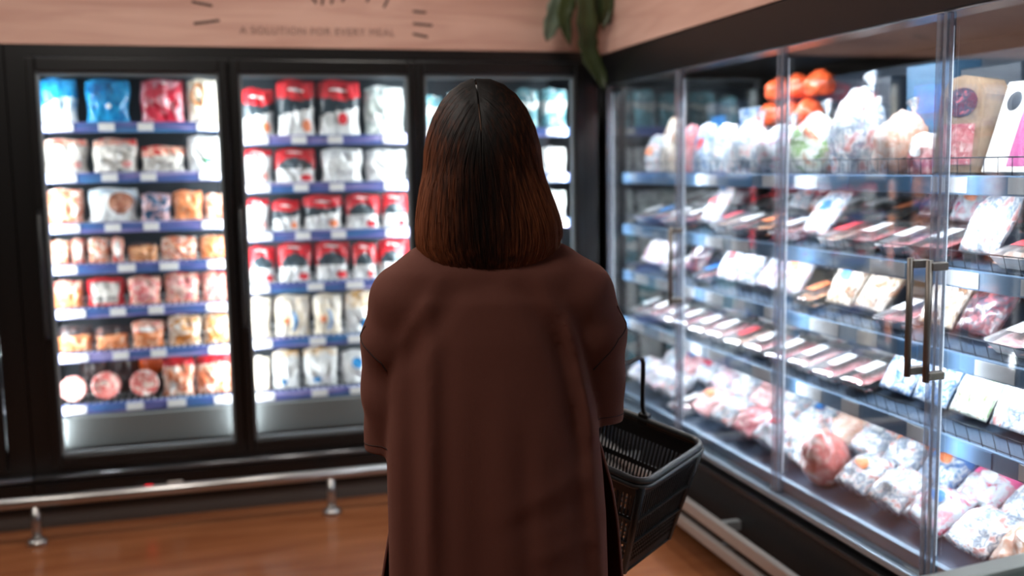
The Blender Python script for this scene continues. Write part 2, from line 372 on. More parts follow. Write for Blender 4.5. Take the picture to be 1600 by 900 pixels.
# deck tray
DT = math.radians(15)
SHELF = [  # z of front edge, front x offset, depth, tilt
    (1.395, .10, .46, math.radians(2)), (1.165, .10, .50, math.radians(16)), (.955, .10, .52, math.radians(17)), (.742, .09, .54, math.radians(17)), (.415, .03, .72, DT)]
lighty = mat('case_strip_blue', '6f93b8', .35, vary=.35, vscale=4)
def sm(z, xo, t): return Matrix.Translation((xo, 0, z)) @ Matrix.Rotation(-t, 4, 'Y')
edges = [.62, 1.355, 2.10, 2.835, 3.575, 4.315]
for i, (z, xo, dp, t) in enumerate(SHELF):
    M_ = sm(z, xo, t); s = MB()
    s.box(0, dp, CY0+.01, CY1-.03, -.018, -.002, M=M_)
    sh = s.build('case_shelf' if i < 4 else 'deck_tray', mat('case_shelf_grey', '4a5c72', .4, .3), case)
    if i < 4:
        p = MB(); p.rbox(-.014, -.002, CY0+.01, CY1-.03, -.035, .012, .003, M=Matrix.Translation((xo, 0, z))); p.build('price_strip', lighty, sh)
        yy = CY0+.05; k = 0; rnd = random.Random(5+i)
        while yy < CY1-.2:
            ln = rnd.uniform(.08, .17); q = MB(); q.box(xo-.0165, xo-.0142, yy, yy+ln, z-.03, z+.008); q.build('price_tag', mat('case_tag_white', 'e6edf5', .5) if rnd.random() < .7 else mat('case_tag_blue', '5f95c8', .5), sh)
            yy += ln+rnd.uniform(.04, .22)
        # thin wire fence at the front of the shelf
        wv = MB(); n = 80; hh = .055
        for zz in (.012, .055): wv.tube([tuple(M_ @ Vector((.008, CY0+.02, zz))), tuple(M_ @ Vector((.008, CY1-.04, zz)))], .0018, 5)
        for k in range(n+1):
            y_ = CY0+.02+(CY1-.06-CY0)*k/n; wv.tube([tuple(M_ @ Vector((.008, y_, 0))), tuple(M_ @ Vector((.008, y_, hh)))], .0014, 4)
        wv.build('wire_fence', mat('wire_dark', '2e3640', .4, .6), sh)
    else:
        q = MB(); q.rbox(-.012, .006, CY0+.01, CY1-.03, -.01, .03, .003, M=M_); q.build('deck_lip', mat('lip_blue', '8ea6bd', .35, .3), sh)
    # LED strip under the shelf's front edge, and one under the canopy
    if i < 4:
        b = MB(); b.rbox(.012, .03, CY0+.1, CY1-.1, -.034, -.022, .002, M=M_); lt = b.build('led_strip', mat('led_tube_cool', 'ffffff', .4, emit='e6f2ff', estr=4), case)
        area('led_lamp', tuple(M_ @ Vector((.021, 2.5, -.04))), (.35, 0, -1), .02, 3.5, CASE_W*.62, (.88, .95, 1), lt).rotation_euler = (0, math.radians(-20), 0)
b = MB(); b.rbox(.102, .13, CY0+.1, CY1-.1, 1.832, 1.848, .002); lt = b.build('led_strip', MATS['led_tube_cool'], case)
area('led_lamp', (.125, 2.5, 1.825), (.35, 0, -1), .02, 3.5, CASE_W*1.7, (.88, .95, 1), lt).rotation_euler = (0, math.radians(-22), 0)
# glass doors in pairs
# slim vertical LED strips on the inside of the door edges
for y_ in edges[1:]:
    b = MB(); b.rbox(.018, .023, y_-.005, y_+.005, .46, 1.76, .0015); lt = b.build('led_strip', mat('led_edge', 'e8eef4', .4, emit='e6f2ff', estr=.35), case)
    area('led_lamp', (.026, y_, 1.11), (1, 0, 0), .02, 1.3, EDGE_W, (.88, .95, 1), lt).rotation_euler = (Matrix(((0, 0, -1), (1, 0, 0), (0, -1, 0)))).to_euler()
clearp = glass('clear_edge_profile', (.92, .94, .98, 1), 1.0, .26, 'b9c0d0')
for k in range(5):
    a, c = edges[k]+.004, edges[k+1]-.004
    g = MB(); g.box(-.004, .003, a, c, .40, 1.79); d = g.build('glass_door', glass('case_glass', (.97, .985, 1.0, 1), .45), case)
    for y0 in (a, c-.016):
        e = MB(); e.rbox(-.010, .009, y0, y0+.016, .40, 1.79, .003); e.build('edge_profile', clearp, d)
    meet = edges[k+1] if k in (1, 3) else edges[k]
    hy = meet-.035 if k in (1, 3) else meet+.035
    if k == 4: hy = None
    if k == 0: hy = None
    if hy:
        h = MB(); h.tube([(-.05, hy, .915), (-.05, hy, 1.21)], .0085, 10)
        for zz in (.93, 1.195): h.rbox(-.05, -.004, hy-.012, hy+.012, zz-.01, zz+.01, .003)
        h.build('door_handle', mat('handle_grey', '6e665f', .4, .6), d)

# small low chest by the shopper's path, its glass lid reaching into the photo
ch = thing('chest_freezer', 'low white chest cabinet with grey rim and sliding glass lid at lower right', 'chest freezer', (1.17, .86, 0), (0, 0, .146))
boxobj('body', (-.32, .32, -.42, .45, .04, .74), mat('chest_white', 'c9cdcb', .4), ch, bev=.02)
boxobj('plinth', (-.30, .30, -.40, .43, 0, .04), blackm, ch)
b = MB()
for a in ((-.34, .34, .43, .475), (-.34, .34, -.445, -.40), (-.34, -.30, -.40, .43), (.30, .34, -.40, .43)): b.rbox(*a, .74, .80, .008)
b.build('rim', mat('chest_rim', '8f9490', .35, .2), ch)
boxobj('glass_lid', (-.30, .30, -.40, .43, .772, .778), glass('chest_glass', (.85, .92, .9, 1), 1.0, .25, '9db0aa'), ch)
boxobj('lid_bar', (-.01, .015, -.40, .43, .7785, .79), mat('chest_bar', 'c4c4be', .4), ch)

# black sensor box on the bulkhead beside the leaves
sb = thing('sensor_box', 'small black sensor box fixed to the plywood beside the hanging leaves', 'sensor', (RX-.001, 4.30, 2.075))
boxobj('housing', (-.035, 0, -.02, .02, -.02, .02), blackm, sb, bev=.004)
b = MB(); b.lathe([(.012, 0), (.012, .012), (.008, .016)], 14, M=Matrix.Translation((-.036, 0, 0)) @ Matrix.Rotation(-PI/2, 4, 'Y')); b.build('lens', mat('lens_dark', '050506', .1), sb)

# hanging plant at the corner
pl = thing('hanging_plant', 'dark green trailing plant hanging down over the corner of the cases', 'plant', (1.53, DF-.12, 2.42))
leafm = mat('leaf_green', '33401f', .45, vary=.5, vscale=6, bump=.1, bscale=20); leafg = mat('leaf_grey_green', '5c6a58', .5, vary=.3, vscale=7)
def leaf(pts, wd, m, curl=0.3):
    pts = [Vector(p)-Vector((1.53, DF-.12, 2.42)) for p in pts]; n = 14; mb = MB(); vs = []; fs = []
    # catmull-rom through pts
    P = [pts[0]*2-pts[1]]+pts+[pts[-1]*2-pts[-2]]; path = []
    for i in range(n+1):
        u = i/n*(len(pts)-1); k = min(int(u), len(pts)-2); t = u-k; p0, p1, p2, p3 = P[k:k+4]
        path.append(.5*((2*p1)+(p2-p0)*t+(2*p0-5*p1+4*p2-p3)*t*t+(3*p1-p0-3*p2+p3)*t**3))
    for i, q in enumerate(path):
        u = i/n; d = (path[min(i+1, n)]-path[max(i-1, 0)]).normalized(); x = d.cross(Vector((0, 1, 0))).normalized(); nn = x.cross(d)
        hw = wd/2*max(.04, math.sin(PI*min(1, .12+.88*u))**.7)*(1+.12*math.sin(u*40))
        for k in (-1, -.5, 0, .5, 1): vs.append(q+x*hw*k+nn*(-.012*abs(k)**1.5+.004*math.sin(u*25+k*3)))
    for i in range(n):
        for k in range(4): a = i*5+k; fs.append((a, a+1, a+6, a+5))
    mb.add(vs, fs, 0, True); o = mb.build('leaf', m, pl); o.modifiers.new('thick', 'SOLIDIFY').thickness = .0025
LY = DF-.10
leaf([(1.50, LY, 2.40), (1.44, LY-.02, 2.20), (1.39, LY-.02, 2.05), (1.375, LY, 1.985)], .085, leafg)
leaf([(1.52, LY-.03, 2.42), (1.47, LY-.05, 2.2), (1.44, LY-.05, 2.08), (1.47, LY-.04, 1.96)], .08, leafm)
leaf([(1.54, LY-.05, 2.42), (1.52, LY-.09, 2.2), (1.53, LY-.09, 2.02), (1.545, LY-.07, 1.93), (1.60, LY-.06, 1.83), (1.618, LY-.07, 1.765)], .09, leafm)
leaf([(1.55, LY-.02, 2.42), (1.57, LY-.06, 2.22), (1.56, LY-.06, 2.08), (1.55, LY-.05, 1.95)], .11, leafm)
leaf([(1.56, LY-.04, 2.42), (1.61, LY-.10, 2.25), (1.625, LY-.10, 2.14), (1.60, LY-.09, 2.02)], .07, leafm)
leaf([(1.56, LY, 2.42), (1.62, LY-.08, 2.3), (1.635, LY-.08, 2.2), (1.635, LY-.06, 2.10)], .06, leafm)
b = MB(); b.tube([(0, 0, -.02), (0, 0, .15), (.01, .1, .3), (.01, .114, .34)], .008, 6); b.build('stem', leafm, pl)
PACKS = [  # door, shelf from the top, left edge, right edge, base height, pack height, style, look
    (0, 0, -0.723, -0.573, 1.654, 0.175, 'blueband', 'blue bag of fries with white lower half'),
    (0, 0, -0.548, -0.369, 1.654, 0.175, 'blue', 'all-blue bag of fries'),
    (0, 0, -0.334, -0.149, 1.654, 0.175, 'redpink', 'red and pink bag'),
    (0, 0, -0.144, -0.006, 1.654, 0.175, 'ringwhite', 'white bag with an orange-brown ring'),
    (0, 1, -0.722, -0.546, 1.448, 0.136, 'redtop', 'white bag with a thin red top'),
    (0, 1, -0.533, -0.35, 1.448, 0.136, 'redtop', 'white bag with red top and corner mark'),
    (0, 1, -0.343, -0.16, 1.448, 0.105, 'orangeband', 'bag with orange-red band over grey'),
    (0, 1, -0.155, -0.011, 1.448, 0.144, 'whitegreen', 'white bag with a green leaf mark'),
    (0, 2, -0.721, -0.574, 1.241, 0.137, 'chips', 'orange and white bag'),
    (0, 2, -0.563, -0.362, 1.241, 0.137, 'bluemeat', 'white-blue bag picturing brown meat'),
    (0, 2, -0.354, -0.228, 1.241, 0.114, 'navypink', 'dark navy pack with pink pieces'),
    (0, 2, -0.223, -0.1, 1.241, 0.121, 'orange', 'orange bag of crumbed pieces'),
    (0, 2, -0.095, -0.005, 1.241, 0.106, 'chips', 'orange-white bag at the shelf end'),
    (0, 3, -0.718, -0.639, 1.071, 0.096, 'chips', 'pale orange bag'),
    (0, 3, -0.634, -0.579, 1.071, 0.102, 'redwhite', 'narrow red pack with white oval'),
    (0, 3, -0.571, -0.484, 1.071, 0.102, 'chips', 'orange and white bag'),
    (0, 3, -0.478, -0.428, 1.071, 0.102, 'redwhite', 'narrow red pack with white oval'),
    (0, 3, -0.415, -0.292, 1.071, 0.078, 'brown', 'orange-brown pack'),
    (0, 3, -0.284, -0.13, 1.071, 0.096, 'chips', 'orange, white and red bag'),
    (0, 3, -0.124, -0.01, 1.071, 0.096, 'orange', 'orange bag at the shelf end'),
    (0, 4, -0.72, -0.598, 0.887, 0.109, 'redband', 'red and white bag over orange pieces'),
    (0, 4, -0.59, -0.433, 0.887, 0.115, 'photored', 'red-edged bag picturing white pieces'),
    (0, 4, -0.425, -0.289, 0.887, 0.115, 'redpinkfood', 'red bag of orange pieces'),
    (0, 4, -0.278, -0.131, 0.887, 0.122, 'redpinkfood', 'red, pink and orange bag'),
    (0, 4, -0.125, -0.011, 0.887, 0.122, 'redpinkfood', 'pink-red bag at the shelf end'),
    (0, 5, -0.712, -0.572, 0.701, 0.104, 'darkorange', 'dark pack with orange food below'),
    (0, 5, -0.566, -0.429, 0.701, 0.097, 'darkorange', 'dark brown pack with pale orange food'),
    (0, 5, -0.421, -0.283, 0.701, 0.11, 'redband', 'red-banded bag of orange pieces'),
    (0, 5, -0.275, -0.133, 0.701, 0.124, 'clearbrown', 'clear bag of golden crumbed pieces'),
    (0, 5, -0.127, -0.014, 0.701, 0.124, 'clearbrown', 'clear bag of golden pieces at the shelf end'),
    (0, 6, -0.716, -0.603, 0.48, 0.094, 'tub', 'white and red round tub'),
    (0, 6, -0.592, -0.467, 0.48, 0.094, 'tub', 'pink, red and white round tub'),
    (0, 6, -0.438, -0.316, 0.48, 0.094, 'tub', 'round tub below the orange ball'),
    (0, 6, -0.305, -0.173, 0.48, 0.159, 'chipsred', 'orange and white bag with red top'),
    (0, 6, -0.167, -0.017, 0.48, 0.159, 'chipsred', 'red-topped white and orange bag at the shelf end'),
    (1, 0, 0.073, 0.218, 1.595, 0.197, 'rdw', 'red, dark and white bag'),
    (1, 0, 0.227, 0.396, 1.595, 0.234, 'rdw', 'tall red, dark and white bag'),
    (1, 0, 0.402, 0.592, 1.595, 0.234, 'rdwlogo', 'red-topped bag with a red round mark'),
    (1, 0, 0.606, 0.79, 1.595, 0.209, 'clearpale', 'pale clear bag'),
    (1, 1, 0.075, 0.199, 1.39, 0.143, 'redband2', 'red-topped white bag'),
    (1, 1, 0.204, 0.388, 1.39, 0.143, 'rdome', 'red bag with dark dome over white'),
    (1, 1, 0.408, 0.594, 1.39, 0.143, 'white', 'plain white bag with pinched corners'),
    (1, 1, 0.602, 0.79, 1.39, 0.135, 'white', 'plain white rounded bag'),
    (1, 2, 0.076, 0.179, 1.181, 0.139, 'redband2', 'white bag with red top strip'),
    (1, 2, 0.187, 0.311, 1.181, 0.131, 'rdw', 'small red and white bag'),
    (1, 2, 0.319, 0.499, 1.181, 0.147, 'rdw', 'wide red bag with dark middle'),
    (1, 2, 0.507, 0.662, 1.181, 0.147, 'rdome', 'red bag with dark dome over white'),
    (1, 2, 0.667, 0.787, 1.181, 0.147, 'rdome', 'red bag with dark dome at the shelf end'),
    (1, 3, 0.074, 0.196, 0.955, 0.155, 'rdome', 'red bag with dark dome, white below'),
    (1, 3, 0.202, 0.352, 0.955, 0.164, 'rdome', 'red bag with dark dome, white below'),
    (1, 3, 0.361, 0.522, 0.955, 0.164, 'rdome', 'red bag with dark dome, white below'),
    (1, 3, 0.531, 0.637, 0.955, 0.155, 'rdome', 'narrower red bag with dark dome'),
    (1, 3, 0.643, 0.789, 0.955, 0.164, 'rdome', 'red bag with dark dome by the shoulder'),
    (1, 4, 0.074, 0.167, 0.712, 0.175, 'cream', 'plain cream bag'),
    (1, 4, 0.173, 0.34, 0.712, 0.175, 'creamblue', 'cream bag with blue crescent and orange spot'),
    (1, 4, 0.348, 0.479, 0.712, 0.175, 'creamblue', 'cream bag with bright blue crescent'),
    (1, 4, 0.488, 0.641, 0.712, 0.181, 'kraft', 'golden brown and white bag'),
    (1, 5, 0.071, 0.154, 0.478, 0.144, 'cream', 'cream bag'),
    (1, 5, 0.16, 0.283, 0.478, 0.163, 'creamwhite', 'white and cream rounded bag'),
    (1, 5, 0.291, 0.453, 0.478, 0.166, 'creamwhite', 'white bag with cream top'),
    (1, 5, 0.462, 0.633, 0.478, 0.144, 'bluedot', 'white bag with a round blue spot'),
    (2, 0, 0.872, 0.966, 1.621, 0.142, 'tealwhite', 'white and teal pack'),
    (2, 0, 0.984, 1.118, 1.621, 0.164, 'tealwhite', 'teal pack'),
    (2, 0, 1.133, 1.285, 1.621, 0.164, 'tealwhite', 'teal and white pack'),
    (2, 0, 1.303, 1.414, 1.621, 0.175, 'tealwhite', 'teal-capped white pack'),
    (2, 0, 1.427, 1.555, 1.621, 0.175, 'tealwhite', 'white pack with teal mark'),
    (2, 1, 0.869, 0.961, 1.411, 0.116, 'clearpale', 'pale white bag'),
    (2, 1, 0.979, 1.129, 1.411, 0.116, 'clearpale', 'pale bag'),
    (2, 1, 1.144, 1.281, 1.411, 0.116, 'white', 'white bag'),
    (2, 1, 1.294, 1.412, 1.411, 0.116, 'white', 'bright white bag'),
    (2, 1, 1.421, 1.55, 1.411, 0.116, 'white', 'white bag'),
    (2, 2, 0.867, 0.962, 1.201, 0.116, 'clearpale', 'pale clear bag'),
    (2, 2, 0.974, 1.155, 1.201, 0.116, 'white', 'white bag'),
    (2, 2, 1.17, 1.396, 1.201, 0.116, 'clearpale', 'pale bag'),
    (2, 2, 1.409, 1.548, 1.201, 0.124, 'clearpale', 'pale blue-white bag'),
]
# ------------------------------------------------------------------ packs of frozen food
P_ = dict(
 blue=printed('print_blue', ['0c5f9e', '1689c9', '2aa3dd', '0a6fb0'], 3), bluewhite=printed('print_blue_white', ['ffffff', 'dfeef6', '2a9fd6'], 3),
 red=mat('print_red', 'd4242f', .3, coat=.3, vary=.2), dark=mat('print_dark', '36434b', .35, coat=.2, vary=.3), white=printed('print_white', ['ffffff', 'eef0ee', 'd9dcdb', 'ffffff'], 4),
 redpink=printed('print_red_pink', ['c9203a', 'd8354c', 'efb3bd', 'd63a50'], 3), chips=printed('print_chips', ['ffffff', 'f7e3d2', 'e79a72', 'd9633f', 'fbeee2'], 4.5),
 orange=printed('print_orange', ['f6d7bd', 'ea9a68', 'e2793f', 'f2b68d'], 5), brown=printed('print_brown', ['6d4a3c', 'd58a55', 'efb98c', 'b0653a'], 4),
 redfood=printed('print_red_food', ['d8303a', 'f0a184', 'f7d9c6', 'e0503f', 'd22a3c'], 4), pinkfood=printed('print_pink_food', ['f3c3bd', 'e2525c', 'f8dccf', 'e98f6e'], 4),
 whitered=printed('print_white_red', ['ffffff', 'ffffff', 'f3dcd8', 'd94a4a'], 3.5), grey=printed('print_grey', ['5d5f5e', 'e6e2da', 'bdb7ae', 'f4f2ee'], 4),
 navy=printed('print_navy', ['23384f', '1d5a80', 'e8b8b8', '2b3f55'], 4), darkp=printed('print_dark_brown', ['2c2e33', '4a3330', '33383d', '7a4a40'], 3),
 cream=printed('print_cream', ['f6ecd9', 'efe0c4', 'fdf8ee', 'e6d2b0'], 3), kraft=printed('print_kraft', ['d39a52', 'e9c896', 'fff9f0', 'f3e6d2'], 3),
 clear=printed('print_clear', ['f4f6f2', 'd5ded9', 'aebcba', 'ffffff', 'e4ebe4'], 4, .15, .6), golden=printed('print_golden', ['d9dcd8', 'e8b27a', 'c98446', 'f4efe6', 'eac79c'], 3.5, .18, .5),
 teal=printed('print_teal', ['ffffff', '3f7f8c', '7fb6c0', '1f4f60', 'e8f2f2'], 3.2), green=mat('print_green', '2f8a5a', .4), redm=mat('print_red_mark', 'd8303a', .4),
 bluem=mat('print_blue_mark', '1a86c6', .4), orangem=mat('print_orange_mark', 'ee8a5c', .4), brownm=printed('print_brown_meat', ['7d4433', 'a5654a', 'c48f72'], 4), ringm=mat('print_ring', 'c97a35', .4),
 whitem=mat('print_white_mark', 'f7f4f0', .4))
def bag_mesh(name, zone, seed, nslots=3, pinch=.06):
    """unit pillow bag: x -.5..5, z 0..1, y about 0 with thickness 1"""
    nu, nv = 22, 26; rnd = random.Random(seed); ph = [rnd.uniform(0, 6) for _ in range(6)]
    def P(u, v, side):
        seal = v > .93
        hw = .5*(1-pinch*math.sin(PI*v)**.8*(.6+.4*math.sin(v*5+ph[0])))
        th = .5*(max(0, math.sin(PI*(.14+.84*v)))**.75)*max(0, 1-abs(u)**3.2)**.6
        wr = .22*noise.noise(Vector((u*3+ph[1], v*4+ph[2], side*3)))*(1-abs(u)**2)
        y = side*(th+wr*(.2 if seal else 1)+.012)
        if seal: y = side*.012+.02*math.sin(u*30)+.05*math.sin(u*3+ph[3])
        z = v-.05*u*u*(v > .5)*(v-.5)*2+.02*math.sin(u*4+ph[4])*(v if v > .3 else 0)
        return (u*hw+.020*math.sin(v*7+ph[5])*u+.008*math.sin(v*5+ph[1]), y, z)
    vs = []; fs = []; ms = []
    for side in (-1, 1):
        for j in range(nv+1):
            for i in range(nu+1): vs.append(P(-1+2*i/nu, j/nv, side))
    n1 = (nu+1)*(nv+1)
    for sd in (0, 1):
        for j in range(nv):
            for i in range(nu):
                a = sd*n1+j*(nu+1)+i; q = (a, a+1, a+nu+2, a+nu+1); fs.append(q if sd == 0 else q[::-1])
                ms.append(zone(-1+2*(i+.5)/nu, (j+.5)/nv))
    def bridge(idx):
        for a, b_ in zip(idx, idx[1:]): fs.append((a, a+n1, b_+n1, b_)); ms.append(ms[0])
    bridge([i for i in range(nu+1)]); bridge([nv*(nu+1)+i for i in range(nu, -1, -1)])
    bridge([j*(nu+1)+nu for j in range(nv+1)]); bridge([j*(nu+1) for j in range(nv, -1, -1)])
    me = bpy.data.meshes.new(name); me.from_pydata(vs, [], fs)
    for k in range(nslots): me.materials.append(P_['white'])
    me.polygons.foreach_set('material_index', ms); me.polygons.foreach_set('use_smooth', [True]*len(fs)); me.update()
    return me, P
Z_ = dict(
 full=lambda u, v: 0,
 band=lambda u, v: 0 if v > .60+.05*math.sin(u*3) else 1,
 top=lambda u, v: 0 if v > .80+.03*math.sin(u*4) else 1,
 rdw=lambda u, v: 0 if v > .62+.10*u*u else (1 if v > .42+.08*u else 2),
 dome=lambda u, v: (1 if (u*u/.72+(v-.38)**2/.115 < 1 and v > .38+.02*math.sin(9*u)) else 0) if v > .40 else 2,
 bottom=lambda u, v: 1 if v < .46+.12*math.sin(u*2+.5) else 0,
 sides=lambda u, v: 0 if abs(u) > .72 or v > .86 or v < .08 else 1)
BAGS = {k: [bag_mesh('pack_'+k, z, 11+i*7) for i in range(2)] for k, z in Z_.items()}
def patch_mesh(name, P, shape, cu, cv, r, asp=1.0):
    n = 20; vs = []; fs = []
    def pt(u, v): q = P(u, v, -1); return (q[0], q[1]-.06, q[2])
    if shape == 'disc':
        vs.append(pt(cu, cv))
        for k in (.5, 1):
            for j in range(n): vs.append(pt(cu+r*k*math.cos(2*PI*j/n), cv+r*k*asp*.5*math.sin(2*PI*j/n)))
        for j in range(n): fs.append((0, 1+j, 1+(j+1) % n)); fs.append((1+j, 1+n+j, 1+n+(j+1) % n, 1+(j+1) % n))
    elif shape in ('ring', 'crescent'):
        for j in range(n+1):
            a = 2*PI*j/n if shape == 'ring' else -1.7+3.4*j/n
            wd = .28 if shape == 'ring' else .62*max(.03, math.cos(a/1.7*PI/2))
            for k in (1-wd, 1): vs.append(pt(cu+r*k*math.cos(a), cv+r*asp*.5*math.sin(a)*k))
        for j in range(n): fs.append((2*j, 2*j+1, 2*j+3, 2*j+2))
    me = bpy.data.meshes.new(name); me.from_pydata(vs, [], fs); me.materials.append(P_['white']); me.update()
    return me
ST = {  # style: bag zones, materials, printed mark (shape, u, v, radius, aspect, material)
 'blueband': ('bottom', ['blue', 'bluewhite'], None), 'blue': ('full', ['blue'], ('disc', .1, .35, .12, 1, 'whitem')), 'redpink': ('full', ['redpink'], ('disc', .1, .9, .14, .5, 'whitem')),
 'ringwhite': ('full', ['cream'], ('ring', -.3, .62, .42, 1.3, 'ringm')), 'redtop': ('top', ['redfood', 'grey'], ('disc', .55, .22, .25, .8, 'pinkfood')), 'orangeband': ('band', ['redfood', 'grey'], None),
 'whitegreen': ('full', ['white'], ('disc', .2, .3, .3, .5, 'green')), 'chips': ('full', ['chips'], None), 'bluemeat': ('band', ['bluewhite', 'white'], ('disc', .35, .55, .52, 1.3, 'brownm')),
 'navypink': ('full', ['navy'], None), 'orange': ('full', ['orange'], None), 'redwhite': ('full', ['redfood'], ('disc', 0, .5, .6, 1.2, 'whitem')), 'brown': ('top', ['darkp', 'brown'], None),
 'redband': ('band', ['redfood', 'orange'], ('disc', 0, .66, .55, .35, 'whitem')), 'photored': ('sides', ['red', 'grey'], None), 'redpinkfood': ('sides', ['redfood', 'pinkfood'], None),
 'darkorange': ('band', ['darkp', 'orange'], None), 'clearbrown': ('full', ['golden'], ('disc', -.1, .22, .55, .45, 'ringm')), 'chipsred': ('top', ['red', 'chips'], None),
 'rdw': ('rdw', ['red', 'dark', 'white'], ('disc', .55, .16, .25, .9, 'orangem')), 'rdwlogo': ('rdw', ['red', 'dark', 'white'], ('disc', .15, .28, .24, .9, 'redm')), 'clearpale': ('full', ['clear'], None),
 'redband2': ('top', ['red', 'white'], ('disc', .5, .2, .3, .8, 'pinkfood')), 'rdome': ('dome', ['red', 'dark', 'white'], ('disc', .55, .12, .32, .6, 'redm')), 'white': ('full', ['white'], None),
 'cream': ('full', ['cream'], None), 'creamblue': ('full', ['cream'], ('crescent', -.05, .36, .34, 1.5, 'bluem')), 'kraft': ('band', ['kraft', 'white'], ('disc', .3, .2, .4, .7, 'bluem')),
 'creamwhite': ('top', ['kraft', 'white'], ('disc', -.2, .16, .25, .5, 'bluem')), 'bluedot': ('full', ['white'], ('disc', -.15, .62, .3, 1.1, 'bluem')), 'tealwhite': ('rdw', ['teal', 'white', 'teal'], None)}
patches = {}
for st, (zn, ms, mk) in ST.items():
    if mk:
        for v in range(2): patches[(st, v)] = patch_mesh('printed_mark', BAGS[zn][v][1], *mk[:5])
BRAND = {(z_, v): patch_mesh('brand_band', BAGS[z_][v][1], 'disc', -.05, .88 if z_ != 'rdw' else .80, .42, .13) for z_ in ('rdw', 'dome', 'top') for v in range(2)}
def setm(o, names):
    for s, n in zip(o.material_slots, names): s.link = 'OBJECT'; s.material = n
ORD = ['first', 'second', 'third', 'fourth', 'fifth', 'sixth', 'seventh', 'eighth', 'ninth', 'tenth', 'eleventh', 'twelfth', 'thirteenth', 'fourteenth', 'fifteenth', 'sixteenth', 'seventeenth', 'eighteenth', 'nineteenth', 'twentieth']
DN = ['left door', 'middle door', 'door hidden behind shopper', 'door of far freezer']
RN = ['top shelf', 'second shelf', 'third shelf', 'fourth shelf', 'fifth shelf', 'sixth shelf', 'bottom shelf']
# round tub, lid facing the shopper
tubb = MB(); tubb.lathe([(.044, -.0), (.052, .055), (.056, .058)], 24); TUB = tubb.mesh('food_tub', whitep)
lidb = MB(); lidb.lathe([(.058, .0585), (.06, .064), (.059, .07), (.052, .072), (.05, .070)], 24); LID = lidb.mesh('lid', printed('lid_print', ['f4ece8', 'e3a198', 'd0484a', 'efd2c6', '9a8f8c'], 3.2))
wb = random.Random(3); seen = {}
def place_pack(d, r, x0, x1, z, h, st, look):
    k = seen.get((d, r), 0); seen[(d, r)] = k+1; wd = x1-x0; cx = (x0+x1)/2
    lab = f'{look}, {ORD[k]} from left, {RN[r]}, {DN[d]}'
    if st == 'tub':
        o = link('food_tub', TUB); o.location = (cx, DF+.185, z+.055); o.rotation_euler = (PI/2-.12, 0, 0); o.scale = (wd/.12*.95,)*3
        o.location.z = z+.06*o.scale[0]+.003
        tag(o, lab, 'tub', f'packs on the {RN[r]} behind the {DN[d]}'); l = link('lid', LID, o); return o
    zn, ms, mk = ST[st]; v = wb.randrange(2); me, P = BAGS[zn][v]
    o = link('frozen_food_bag', me); th = min(.085, max(.045, wd*.45)); o.scale = (wd*.97, th, h*1.03)
    o.location = (cx, DF+.125+th*.62, z); o.rotation_euler = (-wb.uniform(.02, .07), 0, wb.uniform(-.03, .03))
    setm(o, [P_[q] for q in ms]+[P_['white']]*3); tag(o, lab, 'frozen food bag', f'packs on the {RN[r]} behind the {DN[d]}')
    if mk:
        pm = link('printed_mark', patches[(st, v)], o); setm(pm, [P_[mk[5]]])
        pm['label'] = 'printed mark on the front of the pack'
        if st in ('rdw', 'rdome', 'rdwlogo', 'redband2'):
            q = link('brand_band', BRAND[(zn, v)], o); setm(q, [P_['whitem']]); q['label'] = 'pale blurred band across the red top'
        if st == 'creamblue':
            q = link('printed_mark', patches[('rdwlogo', v)], o); setm(q, [P_['orangem']]); q.location = (-.22, -.02, .12); q.scale = (.9, 1, .9)
    return o
for a in PACKS: place_pack(*a)
# dark packs and an orange ball behind the tubs
for k, (x0, x1) in enumerate([(-.655, -.535), (-.53, -.415)]):
    o = link('frozen_food_bag', BAGS['full'][k][0]); o.scale = (x1-x0, .06, .165); o.location = ((x0+x1)/2, DF+.31, .48); setm(o, [P_['darkp']])
    tag(o, ['dark pack standing behind the first round tub, bottom shelf, left door', 'dark pack standing behind the second round tub, bottom shelf, left door'][k], 'frozen food bag')
bm = bmesh.new(); bmesh.ops.create_uvsphere(bm, u_segments=24, v_segments=14, radius=.055)
for v_ in bm.verts: v_.co *= 1+.05*noise.noise(v_.co*30); v_.co.z *= .9
me = bpy.data.meshes.new('orange_net_bag'); bm.to_mesh(me); bm.free(); me.materials.append(mat('orange_bag', 'f0632a', .4, coat=.3)); me.polygons.foreach_set('use_smooth', [True]*len(me.polygons))
nb = link('orange_ball_pack', me); nb.location = (-.355, DF+.30, .604); tag(nb, 'round orange pack sitting on a dark box behind the third round tub', 'food pack')
bx = MB(); bx.rbox(-.05, .05, -.04, .04, 0, .066, .004); bo = bx.build('frozen_food_carton', P_['darkp']); bo.location = (-.355, DF+.30, .480); tag(bo, 'small dark carton under the round orange pack on the bottom shelf', 'carton')
kb = MB(); kb.tube([(0, 0, .045), (.004, 0, .058), (0, .004, .068)], [.012, .007, .012], 10); kb.build('knotted_neck', mat('orange_bag', 'f0632a'), nb)

